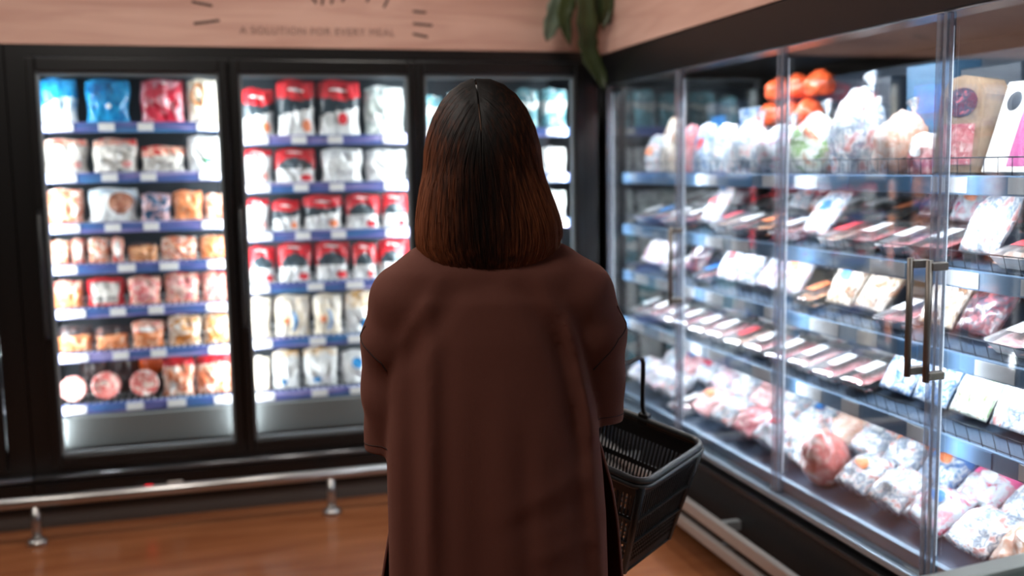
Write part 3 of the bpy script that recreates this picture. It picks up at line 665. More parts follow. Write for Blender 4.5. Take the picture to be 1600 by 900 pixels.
# ------------------------------------------------------------------ meat case: packs
M_ = dict(
 pink=printed('meat_pink', ['e6b9b8', 'd48f94', 'c4636d', 'ecd2ce'], 5, .2, .6), red=printed('meat_red', ['b8434c', 'd98a8a', 'a83440', 'efc6c2'], 5, .2, .6), pale=printed('meat_pale', ['f6e6da', 'efcfbf', 'e2a88e', 'fbf3ee'], 4, .2, .6),
 mince=printed('meat_mince', ['d4717a', 'e9a7a9', 'f4d4d2', 'c9606b'], 9, .25, .6), orange=printed('meat_orange', ['e88b4f', 'f3b98a', 'd96f3a', 'f8dcc2'], 4, .2, .5), wrap=printed('wrap_white', ['f0f2f5', 'c4ced9', '8396aa', 'eef1f4', 'e3b9b5', 'c98784'], 5.5, .14, .8),
 wrapblue=printed('wrap_blue', ['f2f4f6', 'd9e2ea', '2f78b8', 'e8eef3', '5f9ccc'], 4.5, .15, .7), wrapgreen=printed('wrap_green', ['eef0ea', '7fae5a', 'f2f2ee', 'cfdac6', 'b9663f'], 3.6, .2, .5), wrappink=printed('wrap_pink', ['f0eeee', 'e3a0b0', 'd7dde5', 'c9d4de', 'c9506e'], 4.2, .15, .7),
 magenta=mat('band_magenta', 'b4548a', .35, coat=.3), paper=mat('paper_white', 'f3efe8', .5), kraft=mat('paper_kraft', '8d7560', .55, vary=.2), dark=mat('carton_dark', '2c3540', .4, vary=.2), brown=printed('pack_brown', ['8a6d55', 'cbb398', 'f0e6da', '6f543f', 'd9a07c'], 4, .3, .3),
 darkred=printed('wrap_dark', ['2b333d', '6b2f38', '3c4854', 'b7626a'], 4, .25, .5), ham=printed('ham_cut', ['f6e9e6', 'e6a49c', 'd26a66', 'f2cdc6'], 2.2, .2, .7), lab=mat('sticker_white', 'f6f8fa', .45), labb=mat('sticker_blue', '3c7fc4', .4), labo=mat('sticker_orange', 'f08a5a', .4), labp=mat('sticker_pink', 'f06aa0', .4),
 trayw=mat('tray_white', 'e9edf1', .4), trayb=mat('tray_black', '1c2026', .4), trayblue=mat('tray_blue', '4d7596', .4), labr=mat('sticker_red', 'd04a52', .4))
film = glass('cling_film', (.98, .99, 1, 1), 1.6, .05, 'ffffff')
def rr_loop(hx, hy, r, n=5):
    out = []
    for cx, cy, a0 in ((hx-r, hy-r, 0), (-hx+r, hy-r, PI/2), (-hx+r, -hy+r, PI), (hx-r, -hy+r, 1.5*PI)):
        for k in range(n+1): a = a0+PI/2*k/n; out.append((cx+r*math.cos(a), cy+r*math.sin(a)))
    return out
def tray_set(hx, hy, hz, seed):
    def shell(levels, cap0=True, cap1=True):
        L = [[(x, y, z) for x, y in rr_loop(a, b_, r)] for a, b_, r, z in levels]; n = len(L[0]); mb = MB(); fs = []
        for i in range(len(L)-1):
            for j in range(n): fs.append((i*n+j, i*n+(j+1) % n, (i+1)*n+(j+1) % n, (i+1)*n+j))
        if cap0: fs.append(tuple(range(n))[::-1])
        if cap1: fs.append(tuple((len(L)-1)*n+j for j in range(n)))
        mb.add([q for l in L for q in l], fs, 0, False); return mb
    tr = shell([(hx*.84, hy*.80, .02, 0), (hx*.96, hy*.95, .022, hz*.85), (hx, hy, .024, hz), (hx, hy, .024, hz+.002), (hx*.93, hy*.91, .02, hz*.9), (hx*.82, hy*.78, .018, .006)]).mesh('tray', M_['trayw'])
    nx, ny = 20, 14; vs = []; fs = []; rnd = random.Random(seed); o_ = Vector((rnd.uniform(0, 50), rnd.uniform(0, 50), 0))
    for j in range(ny+1):
        for i in range(nx+1):
            u, v = -1+2*i/nx, -1+2*j/ny; e = (1-abs(u)**4)*(1-abs(v)**4)
            vs.append((u*hx*.90, v*hy*.87, .012+(hz*.95-.012)*e**.5*(1+.25*noise.noise(Vector((u*3, v*2.4, 0))+o_)) + .004*noise.noise(Vector((u*9, v*7, 3))+o_)*e))
    for j in range(ny):
        for i in range(nx): a = j*(nx+1)+i; fs.append((a, a+1, a+nx+2, a+nx+1))
    mb = MB(); mb.add(vs, fs, 0, True); meat = mb.mesh('meat', M_['pink'])
    vs = []
    for j in range(ny+1):
        for i in range(nx+1):
            u, v = -1+2*i/nx, -1+2*j/ny; e = (1-abs(u)**4)*(1-abs(v)**4)
            vs.append((u*hx*.985, v*hy*.985, hz+.0035+.010*e+.002*noise.noise(Vector((u*5, v*5, 9))+o_)*e))
    mb = MB(); mb.add(vs, fs, 0, True); fl = mb.mesh('film', film)
    mb = MB(); mb.rbox(-hx*.42, hx*.30, -hy*.5, hy*.32, hz+.0165, hz+.0178, .0004); lb = mb.mesh('sticker', M_['lab'])
    return tr, meat, fl, lb
TRAYS = [tray_set(.068, .10, .030, 1), tray_set(.070, .095, .034, 2), tray_set(.060, .105, .028, 3)]
# lumpy shrink-wrapped joints and long rolls
def lump(name, seed, ax):
    bm = bmesh.new(); bmesh.ops.create_icosphere(bm, subdivisions=4, radius=.5); o_ = Vector((seed*7.3, seed*3.1, 0))
    for v_ in bm.verts:
        q = v_.co.normalized(); d = 1+.16*noise.noise(q*1.6+o_)+.07*noise.noise(q*4+o_)+.03*noise.noise(q*11+o_)
        v_.co = q*.5*d; v_.co.z = max(v_.co.z, -.36)
    lo_ = [min(v_.co[i] for v_ in bm.verts) for i in range(3)]; hi_ = [max(v_.co[i] for v_ in bm.verts) for i in range(3)]
    for v_ in bm.verts: v_.co = Vector(((v_.co.x-(lo_[0]+hi_[0])/2)/(hi_[0]-lo_[0]), (v_.co.y-(lo_[1]+hi_[1])/2)/(hi_[1]-lo_[1]), (v_.co.z-lo_[2])/(hi_[2]-lo_[2])))
    me = bpy.data.meshes.new(name); bm.to_mesh(me); bm.free(); me.materials.append(M_['wrap']); me.polygons.foreach_set('use_smooth', [True]*len(me.polygons)); return me
LUMPS = [lump('wrapped_joint', i+1, 1) for i in range(3)]
# twisted film tails of a wrapped joint
tb = MB(); tb.tube([(.06, .10, .62), (.09, .16, .86), (.10, .19, .95), (.06, .22, 1.03), (.02, .22, 1.12)], [.16, .06, .035, .07, .12], 8, cap=False); TAIL = tb.mesh('film_tail', M_['wrap'])
# gable-topped paper pack with an oval window
pb = MB(); prof = [(-.5, 0), (-.5, .8), (-.30, .97), (0, 1.0), (.30, .97), (.5, .8), (.5, 0)]
pb.add([(x, y, z) for y in (-.5, .5) for x, z in prof], [tuple(range(7))]+[tuple(range(13, 6, -1))]+[(i, (i+1) % 7, (i+1) % 7+7, i+7)[::-1] for i in range(7)], 0)
PAPER = pb.mesh('paper_pack', M_['paper'])
wb_ = MB(); wb_.add([(.36*math.cos(2*PI*j/24), -.512, .72+.15*math.sin(2*PI*j/24)) for j in range(24)], [tuple(range(24))]); WINDOW = wb_.mesh('pack_window', M_['darkred'])
sb_ = MB(); sb_.add([(-.36, -.51, .08), (.36, -.51, .08), (.36, -.51, .50), (-.36, -.51, .50)], [(0, 1, 2, 3)]); PANEL = sb_.mesh('label_panel', M_['pink'])
# leaning board pack: flat card with a coloured band and a window
cd = MB(); cd.rbox(-.5, .5, -.5, .5, 0, 1, .02); CARD = cd.mesh('card_pack', M_['paper'])
cw = MB(); cw.add([(.02, -.515, .06), (.42, -.515, .06), (.42, -.515, .90), (.02, -.515, .90)], [(0, 1, 2, 3)]); CBAND = cw.mesh('colour_band', M_['magenta'])
co = MB(); co.add([(-.24+.16*math.cos(2*PI*j/20), -.515, .78+.11*math.sin(2*PI*j/20)) for j in range(20)], [tuple(range(20))]); COVAL = co.mesh('oval_badge', M_['dark'])
UBAGS = [BAGS['full'][0][0], BAGS['full'][1][0], BAGS['band'][0][0], BAGS['rdw'][1][0]]
BSTICK = [patch_mesh('sticker', BAGS[z_][i_][1], 'disc', .18, .55, .26, 1.0) for z_, i_ in (('full', 0), ('full', 1), ('band', 0), ('rdw', 1))]
CS = ['top shelf', 'second shelf', 'third shelf', 'fourth shelf', 'deck']
cr = random.Random(21)
RZ = Matrix.Rotation(-PI/2, 4, 'Z')
def on_shelf(o, s, y, off, lift=0.0, lean=0.0, spin=0.0, sc=None):
    """stand o on shelf s at world y, off metres behind its front edge; local x runs towards the shopper's side"""
    z, xo, dp, t = SHELF[s]
    T = Matrix.Translation((RX, 0, 0)) @ sm(z, xo, t) @ Matrix.Translation((off, y, lift)) @ RZ @ Matrix.Rotation(-lean, 4, 'X') @ Matrix.Rotation(spin, 4, 'Z')
    if sc: T = T @ Matrix.Diagonal((*sc, 1))
    o.matrix_world = T
    return o
GR = lambda s: f'packs on the {CS[s]} of the meat case'
def lab(look, n, s, row):
    place = f'{ORD[n]} from corner' if n else 'next to corner'
    return f'{look}, {place}, {row} row, case {CS[s]}'
def tray(s, y, off, n, row, meat, look, trm='trayw', st='lab', kind=0, lift=.002, lean=0, spin=0):
    tr, me, fl, lb = TRAYS[kind]; o = link('meat_tray', tr); setm(o, [M_[trm]]); on_shelf(o, s, y, off, lift, lean, spin)
    tag(o, lab(look, n, s, row), 'meat tray', GR(s))
    q = link('meat', me, o); setm(q, [M_[meat]]); link('film', fl, o)
    if st: q = link('sticker', lb, o); setm(q, [M_[st]])
    return o
def bag(s, y, off, n, row, m_, look, wd=.15, th=.06, h=.18, lean=.25, lift=.004, v=0, mats=None, spin=0):
    o = link('meat_bag', UBAGS[v]); setm(o, [M_[q] for q in (mats or [m_])]+[M_[m_]]*3); on_shelf(o, s, y, off, lift, lean, spin, (wd, th, h))
    tag(o, lab(look, n, s, row), 'meat bag', GR(s))
    if m_ not in ('magenta',) and (n*7+s*3+len(row)) % 5 < 3:      # price sticker on the film
        q = link('sticker', BSTICK[{0: 0, 1: 1, 2: 2, 3: 3}[v]], o); setm(q, [M_[('lab', 'lab', 'labr', 'labb', 'lab', 'labo')[(n*5+s+len(row)) % 6]]])
    return o
def joint(s, y, off, n, row, m_, look, dims=(.18, .15, .12), st='lab', v=0, spin=0, lift=.002):
    o = link('wrapped_joint', LUMPS[v]); setm(o, [M_[m_]]); on_shelf(o, s, y, off, lift, 0, spin, dims); tag(o, lab(look, n, s, row), 'wrapped meat', GR(s))
    t = link('film_tail', TAIL, o); setm(t, [M_['wrap']])
    if st:
        me = LUMPS[v]; # sticker wrapped over the top of the joint
        sv = []; n_ = 6
        bv = BVHTree.FromPolygons([x.co for x in me.vertices], [tuple(p_.vertices) for p_ in me.polygons])
        for j in range(n_+1):
            for i in range(n_+1):
                h_ = bv.ray_cast(Vector((-.24+.40*i/n_, -.36+.34*j/n_, 2)), Vector((0, 0, -1)))[0]; sv.append((h_.x, h_.y, h_.z+.012))
        mb = MB(); mb.add(sv, [(j*(n_+1)+i, j*(n_+1)+i+1, (j+1)*(n_+1)+i+1, (j+1)*(n_+1)+i) for j in range(n_) for i in range(n_)], 0, True)
        mb.build('sticker', M_[st], o)
    return o
# --- top shelf: upright packs leaning back, far corner to near end
n = 0
TOP = [(4.26, 'wrap', 'pale wrapped bag', .15, .17), (4.09, 'brown', 'cream and brown bag', .15, .24), (3.92, 'pink', 'pink tall bag', .13, .2), (3.77, 'wrapblue', 'blue and white bag', .14, .2), (3.61, 'wrap', 'bright white glossy bag', .17, .19)]
for y, m_, look, wd, h in TOP:
    bag(0, y, .09, n, 'front', m_, look, wd*.95, .07, h, .2, lift=.009, v=n % 2); n += 1
for y, m_, look, d in [(3.41, 'wrap', 'white glossy wrapped joint', (.19, .16, .20)), (3.20, 'wrappink', 'white wrapped joint with pink print', (.20, .17, .18)), (2.99, 'wrapgreen', 'white wrapped joint with green and red print', (.20, .17, .21))]:
    joint(0, y, .12, n, 'front', m_, look, d, 'lab' if n != 7 else 'labr', n % 3); n += 1
for y, m_, look, d in [(2.755, 'wrap', 'big glossy white joint beside a door edge', (.22, .18, .27)), (2.545, 'pale', 'pale pink wrapped sausages', (.18, .15, .19))]:
    joint(0, y, .12, n, 'front', m_, look, d, None, n % 3); n += 1
bag(0, 2.41, .08, n, 'front', 'pink', 'small red and white bag', .10, .06, .12, .15, v=2, mats=['paper', 'pink']); n += 1
o = link('paper_pack', PAPER); setm(o, [M_['kraft']]); on_shelf(o, 0, 2.275, .12, .010, .12, .1, (.15, .09, .25)); tag(o, lab('brown gable-topped pack with oval window', n, 0, 'front'), 'paper pack', GR(0)); n += 1
q = link('pack_window', WINDOW, o); q = link('label_panel', PANEL, o)
for y, look, bandm in [(2.105, 'white card pack with narrow magenta band', 'magenta'), (1.93, 'white card pack with wide magenta band', 'magenta'), (1.76, 'white leaning card pack with pink band', 'pink'), (1.585, 'white leaning card pack', 'pink')]:
    o = link('card_pack', CARD); on_shelf(o, 0, y, .10, .010, .36, 0, (.155, .035, .235)); tag(o, lab(look, n, 0, 'front'), 'card pack', GR(0)); n += 1
    q = link('colour_band', CBAND, o); setm(q, [M_[bandm]]); link('oval_badge', COVAL, o)
# back row of the top shelf: orange net packs, dark cartons
for k, (y, x_, z_, s_) in enumerate([(3.50, .29, .272, .13), (3.37, .29, .272, .13), (3.24, .29, .272, .13), (3.56, .29, .178, .13), (3.43, .29, .178, .13), (3.30, .29, .178, .13)]):
    o = link('orange_bag', LUMPS[k % 3]); setm(o, [mat('case_orange', 'ee5a2c', .4, coat=.3, vary=.35, vscale=3)]); on_shelf(o, 0, y, x_, z_, 0, (k % 2)*PI, (.125, .11, .092))
    tag(o, ['top far', 'top middle', 'top near', 'lower far', 'lower middle', 'lower near'][k]+' orange pack in the heap at the back of the meat case top shelf', 'orange pack', 'orange packs heaped at the back of the top shelf')
b = MB(); b.rbox(-.20, .20, -.06, .06, 0, .174, .004); o = b.build('carton', M_['dark']); on_shelf(o, 0, 3.43, .29, .002); tag(o, 'long dark carton under the heap of orange packs, case top shelf', 'carton')
for k, (y, wd, h, m_) in enumerate([(4.15, .22, .30, 'dark'), (3.86, .2, .26, 'wrapblue'), (3.05, .24, .31, 'dark'), (2.74, .22, .33, 'trayblue'), (2.48, .24, .30, 'dark'), (2.2, .24, .3, 'dark'), (1.92, .24, .31, 'dark'), (1.64, .24, .30, 'trayblue')]):
    b = MB(); b.rbox(-wd/2, wd/2, -.05, .05, 0, h, .004); o = b.build('carton', M_[m_]); on_shelf(o, 0, y, .41, .002)
    l_ = MB(); l_.box(-wd*.3, wd*.3, -.0515, -.0502, h*.55, h*.8); l_.build('carton_label', M_['lab'] if k % 3 else M_['labb'], o)
    tag(o, lab(['dark', 'pale blue', 'dark', 'grey-blue', 'dark', 'dark', 'dark', 'grey-blue'][k]+' upright carton', k, 0, 'back'), 'carton', GR(0))
# --- lower shelves: rows of tilted trays and bags
KIND = {'pinktray': ('t', 'pink', 'trayw', 'lab', 'tray of pink meat under film'), 'redtray': ('t', 'red', 'trayb', 'lab', 'black tray of red meat'), 'paletray': ('t', 'pale', 'trayw', 'labr', 'tray of pale meat with red sticker'), 'mince': ('t', 'mince', 'trayw', 'lab', 'tray of mince under film'),
 'bluetray': ('t', 'pink', 'trayblue', 'labb', 'blue tray of pink meat'), 'orange': ('t', 'orange', 'trayb', 'labo', 'black tray of orange marinated meat'), 'white': ('b', 'wrap', None, None, 'white glossy film bag'), 'magb': ('b', 'wrappink', None, None, 'white and pink printed bag'), 'brown': ('b', 'brown', None, None, 'brown and cream bag'), 'bluebag': ('b', 'wrapblue', None, None, 'white bag with blue print'), 'green': ('b', 'wrapgreen', None, None, 'white bag with green print'), 'darkb': ('b', 'darkred', None, None, 'dark bag')}
ROWS = {
 (1, .02, 'front'): ['pinktray', 'bluetray', 'pinktray', 'redtray', 'white', 'paletray', 'pinktray', 'orange', 'mince', 'white', 'paletray', 'redtray', 'pinktray', 'redtray', 'white', 'paletray', 'white', 'magb', 'white'],
 (1, .24, 'back'): ['redtray', 'pinktray', 'white', 'darkb', 'paletray', 'redtray', 'white', 'darkb', 'redtray', 'redtray', 'orange', 'darkb', 'magb', 'darkb', 'redtray', 'darkb', 'white', 'darkb', 'redtray'],
 (2, .02, 'front'): ['magb', 'magb', 'pinktray', 'darkb', 'bluetray', 'white', 'white', 'magb', 'magb', 'orange', 'brown', 'brown', 'pinktray', 'brown', 'darkb', 'mince', 'orange', 'mince', 'pinktray'],
 (2, .24, 'back'): ['white', 'pinktray', 'darkb', 'bluetray', 'darkb', 'white', 'magb', 'white', 'magb', 'orange', 'brown', 'paletray', 'brown', 'magb', 'darkb', 'bluetray', 'redtray', 'darkb', 'redtray'],
 (3, .02, 'front'): ['pinktray', 'pinktray', 'mince', 'pinktray', 'mince', 'pinktray', 'paletray', 'pinktray', 'redtray', 'mince', 'pinktray', 'redtray', 'bluebag', 'bluebag', 'green', 'white', 'green', 'green', 'green'],
 (3, .24, 'back'): ['pinktray', 'bluetray', 'pinktray', 'mince', 'bluetray', 'paletray', 'mince', 'white', 'pinktray', 'brown', 'mince', 'brown', 'darkb', 'pinktray', 'mince', 'redtray', 'mince', 'mince', 'redtray']}
for (s, off, row), ks in ROWS.items():
    y = 4.29
    for n, kk in enumerate(ks):
        kind, a, tm, st, look = KIND[kk]; wd = .151
        if kind == 't':
            tray(s, y+cr.uniform(-.002, .002), off+.115, n, row, a, look, tm, st, n % 2, spin=cr.uniform(-.015, .015), lean=0)
        else:
            le = cr.uniform(.75, 1.0); bag(s, y, off+.065, n, row, a, look, .138, .06, cr.uniform(.15, .18)*(.75 if (s, row) == (1, 'back') else 1), le, .022*math.sin(le)+.006, n % 2, spin=cr.uniform(-.02, .02))
        y -= wd
# --- deck: crumpled film packs lying in rows, with a few joints and trays
DECK = {'front': ['wrap', 'wrappink', 'wrap', 'T', 'mince', 'wrap', 'pink', 'wrappink', 'wrap', 'J', 'wrap', 'wrap', 'wrappink', 'wrap', 'pale', 'wrap'],
 'second': ['wrap', 'pink', 'wrap', 'wrappink', 'wrap', 'mince', 'wrap', 'wrap', 'pale', 'wrap', 'ORANGE', 'BLUE', 'PINK', 'wrap', 'pale', 'wrap'],
 'third': ['wrap', 'wrap', 'pink', 'wrap', 'red', 'wrap', 'wrappink', 'red', 'wrap', 'pale', 'wrap', 'wrap', 'wrapblue', 'trayb', 'wrap', 'darkred'],
 'back': ['wrap', 'red', 'wrap', 'darkred', 'wrap', 'red', 'wrap', 'darkred', 'red', 'red', 'darkred', 'wrap', 'darkred', 'darkred', 'wrap', 'darkred']}
LOOK = {'wrap': 'clear crumpled film pack', 'wrappink': 'film pack with pink print', 'pink': 'pink film pack', 'mince': 'film pack of mince', 'pale': 'pale pink film pack', 'red': 'red film pack', 'wrapblue': 'film pack with blue print', 'darkred': 'dark film pack', 'trayb': 'plain black film pack'}
for row, off in (('front', .035), ('second', .205), ('third', .375), ('back', .535)):
    y = 4.26
    for n, kk in enumerate(DECK[row]):
        if row == 'back' and n < 2: y -= .167; continue
        if kk == 'T': tray(4, y, off+.10, n, row, 'pink', 'white tray of pink meat under film', 'trayw', 'lab', 0)
        elif kk == 'J': joint(4, y, off+.085, n, row, 'ham', 'big round pink ham joint', (.155, .155, .175), None, 1)
        else:
            le = cr.uniform(1.12, 1.3); th = cr.uniform(.075, .10); h = .145 if row != 'back' else .13; sp = dict(ORANGE=('labo', 'wrap', 'film pack with orange end'), BLUE=('labb', 'wrapblue', 'film pack with blue end'), PINK=('labp', 'wrappink', 'film pack with bright pink end')).get(kk)
            if sp: bag(4, y, off+.045, n, row, sp[1], sp[2], .152, th, h, le, .026*math.sin(le)+.017, 2, mats=[sp[0], sp[1]], spin=cr.uniform(-.03, .03))
            else: bag(4, y, off+.045, n, row, kk, LOOK[kk], .152, th, h, le, .026*math.sin(le)+.017, n % 2, spin=cr.uniform(-.03, .03))
        y -= .167
# lower shelves behind the shopper, and the near door of the far freezer unit
def fill_row(d, r, x0, x1, z, h, n, kinds):
    w_ = (x1-x0)/n
    for k in range(n):
        st, look = kinds[k % len(kinds)]; place_pack(d, r, x0+w_*k+.006, x0+w_*(k+1)-.006, z+.021, h*(.9+.1*((k*7+r) % 3)/2), st, look)
WT = [('white', 'white bag'), ('tealwhite', 'white and teal bag'), ('clearpale', 'pale clear bag'), ('white', 'plain white bag'), ('tealwhite', 'teal and white bag')]
for r, z, h in ((3, .95, .16), (4, .70, .17), (5, .457, .17)): fill_row(2, r, .86, 1.52, z, h, 5, WT[r-3:]+WT[:r-3])
FR_ = [('chips', 'orange and white bag'), ('redband2', 'red-topped white bag'), ('orange', 'orange bag'), ('redpinkfood', 'red and pink bag')]
for r, z, h in ((0, 1.6, .17), (1, 1.39, .14), (2, 1.18, .14), (3, .95, .16), (4, .70, .17), (5, .457, .17)): fill_row(3, r, -1.60, -.945, z, h, 4, FR_[r % 4:]+FR_[:r % 4])
# ------------------------------------------------------------------ the shopper
PC = Vector((.515, 2.03, 0)); PA = -math.atan2(PC.x, PC.y)
person = thing('person', 'person seen from behind in a loose brown shirt, arm through a black basket handle', 'person', PC, (0, 0, PA))
def to_local(wv): return Matrix.Rotation(-PA, 3, 'Z') @ (Vector(wv)-PC)

class Field:
    def __init__(s, lo, hi, h):
        s.lo = np.array(lo, float); s.h = h; s.n = np.ceil((np.array(hi)-s.lo)/h).astype(int)+1
        s.F = np.full(s.n, .08, np.float32)
    def block(s, lo, hi, pad=.06):
        a = np.clip(np.floor((np.array(lo)-pad-s.lo)/s.h).astype(int), 0, s.n); b = np.clip(np.ceil((np.array(hi)+pad-s.lo)/s.h).astype(int)+1, 0, s.n)
        ax = [s.lo[i]+s.h*np.arange(a[i], b[i]) for i in range(3)]
        return tuple(slice(a[i], b[i]) for i in range(3)), np.meshgrid(*ax, indexing='ij')
    def union(s, sl, d, k=.02):
        f = s.F[sl]; h = np.clip(.5+.5*(f-d)/k, 0, 1); s.F[sl] = (f*(1-h)+d*h-k*h*(1-h)).astype(np.float32)
    def cap(s, p, q, ra, rb, k=.02, cut=None, sq=(1, 1, 1)):
        p = np.array(p, float); q = np.array(q, float); r = max(ra, rb)
        sl, (X, Y, Z) = s.block(np.minimum(p, q)-r, np.maximum(p, q)+r)
        ba = q-p; t = np.clip(((X-p[0])*ba[0]+(Y-p[1])*ba[1]+(Z-p[2])*ba[2])/(ba@ba), 0, 1)
        d = np.sqrt(((X-p[0]-t*ba[0])*sq[0])**2+((Y-p[1]-t*ba[1])*sq[1])**2+((Z-p[2]-t*ba[2])*sq[2])**2)-(ra+(rb-ra)*t)
        if cut is not None: d = np.maximum(d, cut-Z)
        s.union(sl, d, k)
    def chain(s, pts, rs, k=.02):
        for i in range(len(pts)-1): s.cap(pts[i], pts[i+1], rs[i], rs[i+1], k)
    def ell(s, c, r, k=.02):
        c = np.array(c, float); r = np.array(r, float); sl, (X, Y, Z) = s.block(c-r, c+r)
        a = np.sqrt(((X-c[0])/r[0])**2+((Y-c[1])/r[1])**2+((Z-c[2])/r[2])**2); b = np.sqrt(((X-c[0])/r[0]**2)**2+((Y-c[1])/r[1]**2)**2+((Z-c[2])/r[2]**2)**2)
        s.union(sl, a*(a-1)/np.maximum(b, 1e-6), k)
    def surface(s):
        """naive surface nets"""
        F = s.F; nx, ny, nz = F.shape; I = F < 0
        cs = np.zeros((nx-1, ny-1, nz-1), np.int8)
        for a in (0, 1):
            for b in (0, 1):
                for c in (0, 1): cs += I[a:nx-1+a, b:ny-1+b, c:nz-1+c]
        act = (cs > 0) & (cs < 8); ids = np.full(act.shape, -1, np.int64); ix = np.argwhere(act); ids[act] = np.arange(len(ix))
        acc = np.zeros((len(ix), 3)); cnt = np.zeros(len(ix))
        for ax in range(3):
            o1, o2 = [i for i in range(3) if i != ax]
            for u in (0, 1):
                for v in (0, 1):
                    p = ix.copy(); p[:, o1] += u; p[:, o2] += v; q = p.copy(); q[:, ax] += 1
                    fa = F[p[:, 0], p[:, 1], p[:, 2]]; fb = F[q[:, 0], q[:, 1], q[:, 2]]; mk = (fa < 0) != (fb < 0)
                    t = np.where(mk, fa/np.where(fa == fb, 1, fa-fb), 0); pos = p.astype(float); pos[:, ax] += t
                    acc[mk] += pos[mk]; cnt[mk] += 1
        V = s.lo+s.h*acc/cnt[:, None]; faces = []
        for ax in range(3):
            o1, o2 = (ax+1) % 3, (ax+2) % 3
            sl0 = [slice(None)]*3; sl1 = [slice(None)]*3; sl0[ax] = slice(0, -1); sl1[ax] = slice(1, None)
            ch_ = I[tuple(sl0)] != I[tuple(sl1)]; e = np.argwhere(ch_); e = e[(e[:, o1] > 0) & (e[:, o2] > 0) & (e[:, o1] < F.shape[o1]-1) & (e[:, o2] < F.shape[o2]-1)]
            d1 = np.zeros(3, int); d1[o1] = 1; d2 = np.zeros(3, int); d2[o2] = 1
            q = np.stack([ids[tuple((e-d1-d2).T)], ids[tuple((e-d2).T)], ids[tuple(e.T)], ids[tuple((e-d1).T)]], 1)
            fl = I[tuple(e.T)]; q[~fl] = q[~fl][:, ::-1]; faces.append(q)
        return V, np.concatenate(faces)
def relax(V, F, it=3, lam=.5):
    n = len(V); e = np.concatenate([F[:, [0, 1]], F[:, [1, 2]], F[:, [2, 3]], F[:, [3, 0]]]); e = np.concatenate([e, e[:, ::-1]])
    deg = np.bincount(e[:, 0], minlength=n)[:, None]
    for _ in range(it):
        A = np.stack([np.bincount(e[:, 0], weights=V[e[:, 1], k], minlength=n) for k in range(3)], 1)/np.maximum(deg, 1); V = V+lam*(A-V)
    return V

skin = mat('skin', 'd8a58a', .5); hairdark = mat('hair_under', '120c0a', .5)
def cloth(name, col, sc=900):
    M = bpy.data.materials.new(name); M.use_nodes = True; nt = M.node_tree; b = nt.nodes['Principled BSDF']
    b.inputs['Base Color'].default_value = lin(col); b.inputs['Roughness'].default_value = .85; b.inputs['Sheen Weight'].default_value = .25; b.inputs['Sheen Roughness'].default_value = .5; b.inputs['Specular IOR Level'].default_value = .2
    b.inputs['Sheen Tint'].default_value = lin('b08070')
    tc = nt.nodes.new('ShaderNodeTexCoord'); n = nt.nodes.new('ShaderNodeTexNoise'); n.inputs['Scale'].default_value = sc; n.inputs['Detail'].default_value = 2
    mp = nt.nodes.new('ShaderNodeMapping'); mp.inputs['Scale'].default_value = (1, 1, .35); nt.links.new(tc.outputs['Object'], mp.inputs[0]); nt.links.new(mp.outputs[0], n.inputs['Vector'])
    bp = nt.nodes.new('ShaderNodeBump'); bp.inputs['Strength'].default_value = .25; bp.inputs['Distance'].default_value = .002
    nt.links.new(n.outputs['Fac'], bp.inputs['Height']); nt.links.new(bp.outputs[0], b.inputs['Normal'])
    return M
brown = cloth('brown_jersey', '5b352c'); darkcl = cloth('dark_trouser_cloth', '1d1513')

# ---- body: one continuous surface
ELB_R, ELB_L = (.222, .075, .925), (-.222, .05, .93)
WR_R, WR_L = (.262, .315, .905), (-.10, .245, .99)
B = Field((-.36, -.22, 0), (.42, .50, 1.66), .0055)
B.ell((-.012, .012, 1.49), (.074, .092, .108), .02); B.ell((-.012, .035, 1.445), (.058, .072, .085), .03); B.cap((-.012, .07, 1.40), (-.012, .078, 1.40), .03, .024, .03)     # skull, jaw, chin
B.cap((-.012, .100, 1.475), (-.012, .116, 1.452), .009, .013, .012); B.cap((-.04, .092, 1.503), (.016, .092, 1.503), .010, .010, .016)                                   # nose, brow
B.cap((-.030, .094, 1.422), (.006, .094, 1.422), .006, .006, .008); B.cap((-.028, .091, 1.411), (.004, .091, 1.411), .007, .007, .006)                                    # lips
for sx in (-1, 1):
    B.ell((-.012+sx*.030, .088, 1.482), (.014, .010, .009), .006); B.cap((-.012+sx*.074, .006, 1.495), (-.012+sx*.076, .0, 1.452), .011, .008, .008); B.ell((-.012+sx*.04, .075, 1.448), (.02, .02, .02), .03)
B.cap((0, -.01, 1.24), (-.01, .004, 1.42), .056, .050, .03)
B.ell((0, .0, 1.12), (.150, .088, .17), .04); B.ell((0, .02, .97), (.125, .085, .15), .05); B.ell((0, .005, .83), (.158, .10, .13), .05); B.cap((-.15, 0, 1.205), (.15, 0, 1.205), .042, .042, .05)
for sx in (-1, 1): B.ell((sx*.065, .052, 1.10), (.052, .042, .056), .04)
